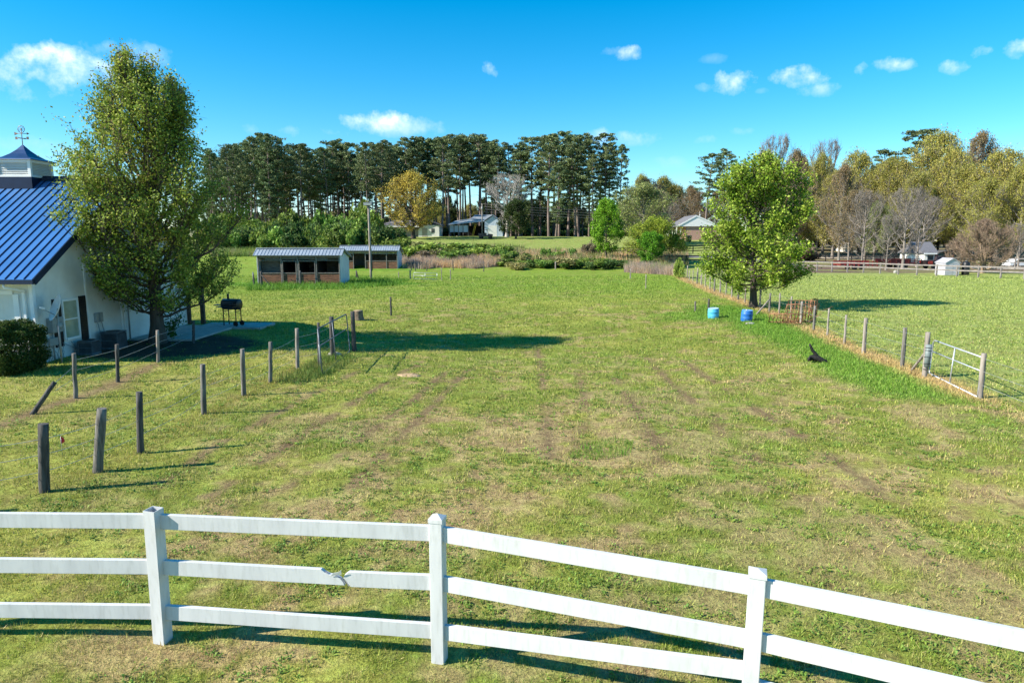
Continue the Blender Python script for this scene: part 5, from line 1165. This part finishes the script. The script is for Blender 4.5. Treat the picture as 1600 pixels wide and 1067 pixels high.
    wv.tube([o3+Z*zp, o3+Z*(zp+.66)], .014, 6); wv.tube([o3+Z*(zp+.28)-X*.22, o3+Z*(zp+.28)+X*.22], .012, 6); wv.tube([o3+Z*(zp+.28)-Vector((0,.22,0)), o3+Z*(zp+.28)+Vector((0,.22,0))], .012, 6)
    for a_ in (-1, 1): wv.box(cx+a_*.22-.04,cx+a_*.22+.04,cy-.008,cy+.008,zp+.24,zp+.34)
    wv.tube([o3+Z*(zp+.46)-X*.26, o3+Z*(zp+.46)+X*.26], .012, 6); wv.prism([(.2,-.05),(.30,0),(.2,.05)], .01, o3+Z*(zp+.46), X, Z, Vector((0,1,0))); wv.prism([(-.28,-.06),(-.16,-.02),(-.16,.02),(-.28,.06)], .01, o3+Z*(zp+.46), X, Z, Vector((0,1,0)))
    ring = [o3+Z*(zp+.62)+X*(math.cos(t)*.13)+Z*(math.sin(t)*.13) for t in [q*math.pi/8 for q in range(17)]]; wv.tube(ring, .012, 5)
    for q in range(4): t = q*math.pi/4; wv.tube([o3+Z*(zp+.62)+X*(math.cos(t)*.13)+Z*(math.sin(t)*.13), o3+Z*(zp+.62)-X*(math.cos(t)*.13)-Z*(math.sin(t)*.13)], .007, 4)
    wv.build('weathervane', M['vane'], c)
    return yat_
M['porch'] = mat('brown_porch_post', (.11,.075,.055), .85, (.06,.04,.03), 8)
M['roofblue2'] = mat('navy_cupola_roof', (.025,.065,.17), .35, (.018,.05,.13), 3, metal=.4)
M['vane'] = mat('copper_vane', (.22,.16,.11), .5, (.12,.09,.07), 9, metal=.5)
M['winglass'] = mat('window_glass', (.40,.43,.33), .12, (.28,.31,.22), 2.5, spec=.9)
YAT = house()
# satellite dish on its pole
def sat_dish():
    b = at(97, 567); h = hpost(b, 489); o = empty('satellite_dish', b, 0, 'pale satellite dish on a grey pole in front of the house wall', 'satellite dish')
    MB().tube([Vector((0,0,-.1)), Vector((0,0,h))], .032, 10).build('pole', M['box_grey'], o)
    n = Vector((-.62,-.70,.36)).normalized(); Q = n.to_track_quat('Z', 'X').to_matrix().to_4x4(); c = Vector((.0,-.02,h+.16)); r = .40
    pr = [(0,-.0),(r*.3,.008),(r*.6,.035),(r*.85,.07),(r,.10),(r+.01,.10),(r*.85,.055),(r*.6,.02),(r*.3,-.01),(0,-.018)]
    MB().lathe(pr, 32, Matrix.Translation(c-n*.05) @ Q @ Matrix.Diagonal((1.1,.92,1,1)), cap=False).build('reflector', M['dish'], o)
    tip = c+n*.42-Z*.12; MB().tube([c-Z*.26, tip-Z*.03], .016, 6).build('feed_arm', M['box_grey'], o); MB().bar(tip-n*.07, tip+n*.07, .09, .07).build('receiver', M['dish'], o)
    MB().tube([Vector((0,0,h-.05)), c-n*.05], .03, 6).build('mount', M['box_grey'], o)
sat_dish()
def ac_unit(px0, px1, py, tpy, lab):
    a = at(px0, py); b = at(px1, py); w = (b.x-a.x)*.36; c = at((px0+px1)/2, py-4); h = hpost(at((px0+px1)/2, py), tpy+4); c.x = max(c.x, HX+w+.12); o = empty('air_conditioner', c, 0, lab, 'air conditioner')
    MB().box(-w+.02, w-.02, -w+.02, w-.02, .0, h-.04).build('casing', M['dark'], o)
    l = MB(); n = int(2*w/.035)
    for i in range(n+1):
        x = -w+i*2*w/n
        l.box(x-.005,x+.005,-w-.006,-w+.015,.06,h-.06); l.box(w-.015,w+.006,x-.005,x+.005,.06,h-.06)
    for i in range(3): z = .06+i*(h-.12)/2; l.box(-w-.008,w+.008,-w-.010,-w-.006,z-.012,z+.012)
    l.build('fin_grille', M['ac'], o)
    t = MB(); t.box(-w-.015,w+.015,-w-.015,w+.015,h-.04,h+.01); t.build('top_cover', M['ac'], o, .01); t2 = MB(); t2.box(-w-.015,w+.015,-w-.015,w+.015,-.02,.055); t2.build('base_pan', M['ac'], o, .01)
    MB().lathe([(.0,h+.012),(w*.75,h+.012),(w*.78,h+.03),(w*.72,h+.035),(0,h+.03)], 24, cap=False).build('fan_guard', M['black'], o)
ac_unit(124, 157, 557, 531, 'smaller grey air conditioner outside the house wall')
ac_unit(160, 198, 548, 517, 'bigger darker air conditioner behind the small one by the house wall')

# ------------------------------------------------------------------ far yard: metal barn, grey house, utility vehicle, poles and wires
def far_barn():
    A = pd(702, 163); B = pd(746, 162); s = 162/F; z = A.z-.05; root = empty('metal_barn', (A.x, A.y, z), 0, 'pale metal pole barn with an open lean to in front of the pines', 'barn')
    # main block: front gable from px 757..784 ; lean-to from 702..757
    x = lambda px: (px-702)*s; zz = lambda py: zat(py, 162)-z
    xa, xb, xc, xe = x(702), x(731), x(757), x(785); D = 14
    MB().prism([(xc,-.3),(xe,-.3),(xe,zz(350.5)),(x(770),zz(337)),(xc,zz(346.5))], .1, Vector((0,0,0)), Vector((1,0,0)), Z, Vector((0,1,0))).build('gable_wall', M['sidemetal'], root)
    MB().box(xc,xc+.1,.103,D,-.3,zz(347)).build('side_wall', M['sidemetal'], root); MB().box(xe-.1,xe,.103,D,-.3,zz(351)).build('side_wall', M['sidemetal'], root)
    MB().box(xa+1.8,xe-.12,D-2.2,D-2.1,-.3,zz(351)).build('back_wall', M['dark'], root)
    MB().box(xa,xb,1.2,1.3,zz(362.5),zz(352)).build('front_panel', M['sidemetal'], root); MB().box(xa,xc,1.0,D-.05,-.2,.03).build('floor', M['dark'], root)
    MB().box(xa+.01,xa+.1,1.31,D,zz(362.5),zz(352)).build('side_wall', M['sidemetal'], root)
    for px in (702,709,716,723,731): MB().box(x(px)-.07,x(px)+.07,1.02,1.16,-.3,zz(351)).build('post', M['trim'], root)
    zd = lambda py, d: zat(py, d)-z
    xd = lambda px, d: xat(px, d, 6)-A.x
    def slab_(q, th=.12):
        v = [Vector((xd(px, d), d-162, zd(py, d))) for px, py, d in q]; return MB().add(v+[p+Z*th for p in v], [(3,2,1,0),(4,5,6,7),(0,1,5,4),(1,2,6,5),(2,3,7,6),(3,0,4,7)])
    slab_([(699,351.5,162.3),(757.5,346,162.3),(757.5,339.5,174),(712,345.5,174)]).build('lean_to_roof', M['roofmetal'], root)
    slab_([(734,343.2,166),(764,343.2,166),(771,336,172),(742,336.4,172)]).build('roof', M['roofmetal'], root)
    slab_([(770,335.8,161.7),(786,349.5,161.7),(787,349.5,175),(771,336,175)]).build('roof', M['roofmetal'], root)
    slab_([(756,345,161.7),(770,335.8,161.7),(771,336,175),(757,343,175)], .11).build('roof', M['roofmetal'], root)
    MB().box(x(762),x(776),-.03,-.003,.0,zz(352)).build('door', M['white'], root)
    o = empty('yellow_ladder', (A.x+x(737), A.y+.3, z), 0, 'yellow ladder leaning inside the open side of the metal barn', 'ladder')
    l = MB(); a0 = Vector((0,0,0)); a1 = Vector((.75,.5,3.0)); w = Vector((.30,0,0)); l.bar(a0, a1, .06, .08); l.bar(a0+w, a1+w, .06, .08); l.build('rails', M['yellow'], o); l = MB()
    for k in range(9): t = (k+.5)/9; l.bar(a0.lerp(a1, t), a0.lerp(a1, t)+w, .05, .05)
    l.build('rungs', M['yellow'], o)
far_barn()
def wheel(mb, c, r, w, ax='Y'):
    Mx = Matrix.Translation(c) @ Matrix.Rotation(R(90), 4, 'X' if ax == 'Y' else 'Y'); return mb.lathe([(0,-w/2),(r*.85,-w/2),(r,-w*.35),(r,w*.35),(r*.85,w/2),(0,w/2)], 18, Mx, cap=False)
def utv():
    b = pd(759, 150); o = empty('utility_vehicle', b, R(-8), 'dark utility vehicle parked on the lawn in front of the metal barn', 'utility vehicle')
    bd = MB(); bd.prism([(-1.45,.45),(1.35,.45),(1.5,.7),(1.4,.98),(.55,1.08),(.5,.75),(-.35,.75),(-.4,1.15),(-1.5,1.15)], 1.4, Vector((0,-.7,0)), Vector((1,0,0)), Z, Vector((0,1,0))); bd.build('body', M['cardark'], o, .04)
    cg = MB()
    for y in (-.65,.65): cg.tube([Vector((.6,y,1.05)), Vector((.25,y,1.85)), Vector((-.45,y,1.9)), Vector((-.5,y,1.1))], .035, 6)
    cg.build('roll_cage', M['black'], o); MB().box(-.5,.3,-.68,.68,1.9,1.95).build('roof', M['black'], o); MB().box(-.35,.1,-.6,.6,.76,1.25).build('seat', M['black'], o)
    for x in (-1.0, 1.0):
        for y in (-.68,.68): wheel(MB(), Vector((x,y,.33)), .34, .26).build('wheel', M['tyre'], o)
utv()
def far_house():
    A = pd(612, 160); s = 160/F; z = A.z-.1; root = empty('grey_house', (A.x, A.y, z), 0, 'low grey house with a hip roof half hidden behind the golden yellow tree', 'house'); x = lambda px: (px-612)*s; zz = lambda py: zat(py, 160)-z
    MB().box(x(616),x(654),0,8,-.3,zz(353.5)).build('wall', M['housegrey'], root); MB().box(x(654)+.01,x(686),-.8,7,-.3,zz(352)).build('wall', M['white'], root)
    r = MB(); r.add([(x(586),-1.5,zz(354)),(x(662),-1.5,zz(354)),(x(662),9,zz(354)),(x(586),9,zz(354)),(x(616),3.5,zz(343)),(x(650),3.5,zz(343))],[(0,1,5,4),(1,2,5),(2,3,4,5),(3,0,4),(3,2,1,0)]); r.build('roof', M['shingle'], root)
    MB().box(x(586),x(656),-1.56,-1.503,zz(355.2),zz(353.6)).build('fascia', M['whitetrim'], root)
    r = MB(); r.prism([(x(652),zz(352.5)),(x(670),zz(345)),(x(690),zz(352.5)),(x(690),zz(352.5)+.15),(x(670),zz(345)+.15),(x(652),zz(352.5)+.15)], 9, Vector((0,-1.3,0)), Vector((1,0,0)), Z, Vector((0,1,0))); r.build('roof', M['shingle'], root)
    for px in (590, 603): MB().box(x(px)-.08,x(px)+.08,-1.3,-1.14,-.3,zz(355)).build('porch_post', M['trim'], root)
    w = MB().box(x(624),x(630),-.03,-.003,1.0,2.1).build('window', M['glass_dark'], root); MB().box(x(660),x(668),-.83,-.803,0,2.1).build('door', M['housegrey'], root); MB().box(x(674),x(679),-.83,-.803,1.0,2.0).build('window', M['glass_dark'], root)
M['housegrey'] = mat('grey_siding', (.42,.38,.34), .8, (.34,.31,.28), 2)
far_house()
def upole(px, d, topy, lab, r=.13, cross=False):
    b = pd(px, d); h = zat(topy, d)-b.z; o = empty('utility_pole', b, 0, lab, 'utility pole'); MB().tube([Vector((0,0,-.3)), Vector((0,0,h))], [r*1.15, r*.8], 8).build('pole', M['wood_grey'], o)
    if cross: MB().box(-.9,.9,-.06,.06,h-.55,h-.40).build('crossarm', M['wood_grey'], o)
    MB().lathe([(.22,0),(.22,.6),(.1,.68)], 12, Matrix.Translation((0,-.3,h-1.4))).build('transformer', M['box_grey'], o); return b+Z*h
up1 = upole(753.5, 152, 318, 'utility pole between the utility vehicle and the metal barn')
up2 = upole(1092, 158, 330, 'utility pole hidden behind the round green tree', cross=True)
def wires(a, b, n, lab):
    o = empty('power_lines', a, 0, lab, 'power lines')
    for k in range(n):
        dz = -.55*k; pts = [a.lerp(b, t)+Z*(dz-6*t*(1-t)*.35)-a for t in [i/12 for i in range(13)]]; MB().tube(pts, .018, 4).build('wire', M['wirefar'], o)
M['wirefar'] = mat('pale_cable', (.26,.26,.27), .6)
wires(up1-Z*.1, up2-Z*.3, 4, 'several sagging power lines crossing in front of the pines to the brick house')

# ------------------------------------------------------------------ brick house, bin, black board fence
def brick_house():
    d = 146; A = pd(1072, d); s = d/F; z = A.z-.1; root = empty('brick_house', (A.x, A.y, z), 0, 'pink brick house with a white gable partly hidden by the round green tree', 'house'); x = lambda px: (px-1072)*s; zz = lambda py: zat(py, d)-z
    ze = zz(354); W = x(1122)-x(1071)
    MB().box(x(1071),x(1122),0,8,-.3,ze).build('wall', M['brick'], root)
    MB().prism([(x(1060),ze+.01),(x(1086),zz(338)),(x(1122),ze+.01)], .1, Vector((0,-.3,0)), Vector((1,0,0)), Z, Vector((0,1,0))).build('gable', M['whitetrim'], root)
    r = MB(); r.prism([(x(1057),ze-.05),(x(1086),zz(337.2)),(x(1124),ze-.05),(x(1124),ze+.12),(x(1086),zz(337.2)+.18),(x(1057),ze+.12)], 10, Vector((0,-.25,0)), Vector((1,0,0)), Z, Vector((0,1,0))); r.build('roof', M['shingle'], root)
    t = MB(); t.bar(Vector((x(1057),-.33,ze)), Vector((x(1086),-.33,zz(337.5))), .14, .26); t.bar(Vector((x(1086),-.33,zz(337.5))), Vector((x(1124),-.33,ze)), .14, .26); t.build('rake_trim', M['whitetrim'], root)
    for px in (1059, 1065): MB().box(x(px)-.09,x(px)+.09,1.0,1.2,-.3,ze-.06).build('porch_post', M['whitetrim'], root)
    MB().box(x(1058),x(1070.8),1.0,6,-.2,.35).build('porch', M['concrete'], root); 
    q = pd(1076, 142); b = empty('rubbish_bin', q, 0, 'dark wheeled bin against the brick house wall', 'bin'); MB().prism([(-.42,.05),(.42,.05),(.5,1.2),(-.5,1.2)], .9, Vector((0,-.45,0)), Vector((1,0,0)), Z, Vector((0,1,0))).build('body', M['black'], b, .04)
    MB().box(-.54,.54,-.5,.5,1.2,1.3).build('lid', M['ac'], b, .03)
    for xx in (-.35,.35): wheel(MB(), Vector((xx,.42,.12)), .13, .08, 'X').build('wheel', M['tyre'], b)
brick_house()
def board_fence(name, pts, sp, hgt, rails, m, lab, pw=.14, rw=.03, rh=.15, proud=None):
    o = pts[0].copy(); root = empty(name, o, 0, lab, 'fence'); P = []
    for a, b in zip(pts[:-1], pts[1:]):
        n = max(1, round((b-a).length/sp))
        for k in range(n): q = a.lerp(b, k/n); q.z = Tz(q.x, q.y); P.append(q)
    q = pts[-1].copy(); q.z = Tz(q.x, q.y); P.append(q)
    for q in P: MB().box(q.x-o.x-pw/2,q.x-o.x+pw/2,q.y-o.y-pw/2,q.y-o.y+pw/2,q.z-o.z-.3,q.z-o.z+hgt).build('post', M[m], root)
    for a, b in zip(P[:-1], P[1:]):
        n_ = Vector((0,-1,0)) 
        for h in rails: MB().bar(a-o+Z*h+n_*(pw/2+rw/2+.003), b-o+Z*h+n_*(pw/2+rw/2+.003), rw, rh).build('rail', M[m], root)
    return root
board_fence('board_fence', [pd(955, 108), pd(1010, 112), pd(1100, 117), pd(1135, 119)], 2.4, 1.35, (.45,.85,1.22), 'blackboard', 'black three board fence behind the round yellow green tree')
board_fence('board_fence', [pd(1045, 98), pd(1100, 99), pd(1180, 100)], 2.4, 1.2, (.5,1.05), 'blackboard', 'black board fence between the grey road and the paddock corner')
M['greyboard'] = mat('weathered_grey_boards', (.27,.24,.22), .85, (.17,.15,.14), 4, .3)
pA = at(1254, 423); pB = at(1375, 427.5); pC = at(1600, 436.5); pD = at(1720, 442)
board_fence('board_fence', [pA, pB, pC, pD], 2.02, 1.32, (.72,1.20), 'greyboard', 'weathered two rail board fence along the back of the right hand pasture', rw=.04, rh=.14)
board_fence('board_fence', [pd(1270, 132), pd(1330, 130), pd(1420, 128)], 2.6, 1.2, (.5,1.0), 'blackboard', 'black board fence beside the gravel drive in the right distance')
board_fence('board_fence', [pd(1555, 96), pd(1680, 92)], 2.3, 1.75, (1.0,1.5), 'greyboard', 'taller pale board fence near the parked car at right edge', rh=.12)
lone_post(1254, 431, 406, .12, 'thick corner post at the left end of the weathered board fence', 'wood_grey')
for px in (1074,1090,1095,1118,1128,1138,1152): 
    b = pd(px, 74+random.uniform(-3, 3)); o = empty('fence_post', b, 0, 'grey post of the old wire pen between the round tree and the road', 'post', 'posts of the old wire pen'); post_mb(Vector((0,0,0)), Vector((0,0,1.25)), .06, seed=px).build('post', M['wood_grey'], o)

# ------------------------------------------------------------------ road and gravel drive sheets following the ground
def sheet(name, cols, rows, m, lift=.02):
    v = []; f = []
    for (l, r) in rows:
        for k in range(cols+1):
            q = l.lerp(r, k/cols); v.append((q.x, q.y, Tz(q.x, q.y)+lift))
    for i in range(len(rows)-1):
        for k in range(cols): a = i*(cols+1)+k; f.append((a, a+1, a+cols+2, a+cols+1))
    o = MB().add(v, f, True).build(name, m, None); tag(o, kind='structure')
M['asphalt'] = mat('old_asphalt', (.20,.195,.19), .9, (.13,.125,.12), 1.5, .2)
M['gravel'] = mat('pale_gravel', (.52,.44,.34), .95, (.36,.30,.23), 2, .3)
def lane(name, c, w, m, lift=.03):
    rows = []
    for i, q in enumerate(c):
        t = (c[min(i+1, len(c)-1)]-c[max(i-1, 0)]); t.z = 0; t.normalize(); n = Vector((-t.y, t.x, 0)); rows.append((q-n*w/2, q+n*w/2))
    R2 = []
    for (a, b), (c_, d) in zip(rows[:-1], rows[1:]):
        for k in range(12): R2.append((a.lerp(c_, k/12), b.lerp(d, k/12)))
    R2.append(rows[-1]); sheet(name, 6, R2, m, lift)
lane('road', [pd(1040, 108), pd(1120, 108), pd(1200, 109), pd(1262, 110)], 5, M['asphalt'])
lane('gravel_drive', [pd(1265, 150), pd(1300, 152), pd(1360, 152), pd(1430, 150), pd(1500, 150)], 16, M['gravel'])
lane('gravel_drive', [pd(1520, 100), pd(1570, 99), pd(1700, 95)], 6, M['gravel'])

# ------------------------------------------------------------------ right yard: trailers, garage, shed, truck, car
def trailer(px, d, L, lab, m, h=1.0, n=7, rot=0):
    b = pd(px, d); o = empty('farm_trailer', b, R(rot), lab, 'trailer'); MB().box(-L/2,L/2,-1.1,1.1,.62,.78).build('deck', M[m], o)
    f = MB(); f.box(-L/2,L/2,-1.14,-1.103,.85,.85+h*.25); f.box(-L/2,L/2,-1.14,-1.103,.95+h*.25,.95+h*.5); f.box(-L/2,L/2,-1.14,-1.103,1.05+h*.5,.85+h)
    for k in range(n+1): x = -L/2+k*L/n; f.box(x-.05,x+.05,-1.22,-1.143,.5,.87+h)
    f.build('side_rack', M[m], o); g = MB(); g.box(-L/2,L/2,1.103,1.14,.85,.85+h); g.build('side_rack', M[m], o)
    for x in (-.5,.5):
        for y in (-1.0,1.0): wheel(MB(), Vector((x,y,.38)), .38, .22).build('wheel', M['tyre'], o)
    MB().bar(Vector((-L/2,0,.6)), Vector((-L/2-1.4,0,.5)), .12, .12).build('drawbar', M['black'], o)
trailer(1335, 95, 5.0, 'bright red low stock trailer behind the board fence', 'red', h=.35, n=8)
trailer(1402, 99, 5.4, 'dark red stock trailer right of the bright red one behind the fence', 'darkred', h=.55, n=6, rot=4)
def garage():
    d = 112; A = pd(1444, d); s = d/F; z = A.z-.1; root = empty('garage', (A.x, A.y, z), 0, 'small white garage with a steep grey shingle roof and side carport', 'garage'); x = lambda px: (px-1444)*s; zz = lambda py: zat(py, d)-z
    MB().box(x(1443),x(1459),0,7,-.3,zz(396)).build('wall', M['white'], root)
    r = MB(); r.add([(x(1440),-.4,zz(396)-.05),(x(1464),-.4,zz(396)-.05),(x(1472),3.6,zz(378)),(x(1440),3.6,zz(378)),(x(1464),7.5,zz(396)-.05),(x(1440),7.5,zz(396)-.05)],[(0,1,2,3),(3,2,4,5),(0,3,5),(1,4,2),(0,5,4,1)]); r.build('roof', M['shingle'], root)
    MB().box(x(1448),x(1457),-.04,-.003,.9,2.2).build('window', M['glass_dark'], root); MB().box(x(1440),x(1460),-.47,-.403,zz(397.5),zz(395.4)).build('fascia', M['whitetrim'], root)
    r = MB(); r.prism([(x(1459)+.3,zz(395.5)),(x(1475),zz(392)),(x(1487),zz(396)),(x(1487),zz(396)+.1),(x(1475),zz(392)+.1),(x(1459)+.3,zz(395.5)+.1)], 5, Vector((0,-.6,0)), Vector((1,0,0)), Z, Vector((0,1,0))); r.build('carport_roof', M['shingle_dark'], root)
    for px in (1461,1474,1486): MB().box(x(px)-.08,x(px)+.08,-.4,-.25,-.3,zz(396.5)).build('post', M['darkred'], root)
    MB().box(x(1460),x(1487),4.2,4.3,-.3,zz(397)).build('carport_wall', M['darkred'], root)
garage()
def truck():
    b = pd(1470, 98); o = empty('pickup_truck', b, R(4), 'dark pickup truck with red tail lamps left of the white shed', 'pickup truck')
    MB().prism([(-2.6,.5),(2.7,.5),(2.75,.95),(2.6,1.12),(1.5,1.2),(.95,1.75),(-.35,1.78),(-.6,1.22),(-2.6,1.2)], 1.85, Vector((0,-.92,0)), Vector((1,0,0)), Z, Vector((0,1,0))).build('body', M['cardark'], o, .05)
    MB().prism([(-.3,1.25),(1.3,1.25),(.88,1.68),(-.25,1.7)], .012, Vector((0,-.93,0)), Vector((1,0,0)), Z, Vector((0,-1,0))).build('window', M['glass_dark'], o)
    MB().box(-2.62,-1.95,-.96,-.921,.7,1.12).build('tail_lamp', M['orange'], o); MB().box(-2.64,-2.601,.6,.9,.8,1.1).build('tail_lamp', M['orange'], o)
    for x in (-1.7, 1.8):
        for y in (-.85,.85): wheel(MB(), Vector((x,y,.38)), .38, .25).build('wheel', M['tyre'], o)
truck()
def shed():
    a = at(1476, 431); b = at(1504, 431.5); a.y += 1.2; b.y += 1.2; a = pd(1476, a.y); b = pd(1504, b.y); W = b.x-a.x; o = empty('shed', a, 0, 'small white sheet metal shed close behind the board fence', 'shed'); h = hpost(a, 411); hp = hpost(a, 404.5)
    MB().prism([(0,-.2),(W,-.2),(W,h),(W*.5,hp),(0,h)], 1.9, Vector((0,0,0)), Vector((1,0,0)), Z, Vector((0,1,0))).build('wall', M['shedmetal'], o)
    MB().prism([(-.08,h-.03),(W*.5,hp+.02),(W+.08,h-.03),(W+.08,h+.04),(W*.5,hp+.09),(-.08,h+.04)], 2.1, Vector((0,-.1,0)), Vector((1,0,0)), Z, Vector((0,1,0))).build('roof', M['shedmetal'], o)
    g = MB()
    for k in range(8): g.box(.02,W-.02,-.02,-.003,.15+k*.2,.17+k*.2)
    g.build('wall_ribs', M['whitetrim'], o); MB().box(W*.5-.012,W*.5+.012,-.03,-.021,0,h).build('door_seam', M['box_grey'], o)
    c = pd(1508, a.y+.4); t = empty('water_tank', c, 0, 'black upright tank right beside the white shed', 'tank'); MB().lathe([(.38,0),(.40,.05),(.40,1.35),(.30,1.55),(.12,1.6)], 20).build('body', M['black'], t); MB().lathe([(.13,1.6),(.13,1.66),(.1,1.68)], 14).build('lid', M['ac'], t)
M['shedmetal'] = mat('white_shed_metal', (.46,.45,.49), .45, (.36,.35,.40), 1.5, dirt=((.35,.33,.33), .3))
shed()
def car(px, d, rz, m, lab):
    b = pd(px, d); o = empty('parked_car', b, R(rz), lab, 'car')
    MB().prism([(-2.2,.35),(2.2,.35),(2.25,.7),(1.2,.88),(.6,1.35),(-.9,1.38),(-1.6,.95),(-2.2,.88)], 1.7, Vector((0,-.85,0)), Vector((1,0,0)), Z, Vector((0,1,0))).build('body', M[m], o, .06)
    MB().prism([(-1.35,.93),(1.0,.9),(.55,1.28),(-.85,1.31)], .012, Vector((0,-.86,0)), Vector((1,0,0)), Z, Vector((0,-1,0))).build('window', M['glass_dark'], o)
    for x in (-1.35, 1.35):
        for y in (-.8,.8): wheel(MB(), Vector((x,y,.33)), .33, .2).build('wheel', M['tyre'], o)
car(1592, 101, 5, 'carwhite', 'white and blue parked car at the right edge behind the fences')
# far white farm bits
def small_house(px, d, lab):
    b = pd(px, d); o = empty('white_house', b, 0, lab, 'house'); MB().box(-4,4,0,6,-.3,2.7).build('wall', M['white'], o)
    MB().prism([(-4.4,2.6),(0,4.6),(4.4,2.6),(4.4,2.75),(0,4.8),(-4.4,2.75)], 7, Vector((0,-.4,0)), Vector((1,0,0)), Z, Vector((0,1,0))).build('roof', M['shingle'], o); MB().box(-1,0,-.03,-.003,0,2).build('door', M['black'], o); MB().box(1.5,2.6,-.03,-.003,.9,2).build('window', M['glass_dark'], o)
small_house(1345, 172, 'white house glimpsed through the tree trunks above the red trailer')
# tyre / white rock by trunk
rock(pd(1399, 84.5)+Z*.1, (.22,.2,.28), 'pale painted stone at the foot of the slim leafless tree', M['stone'])
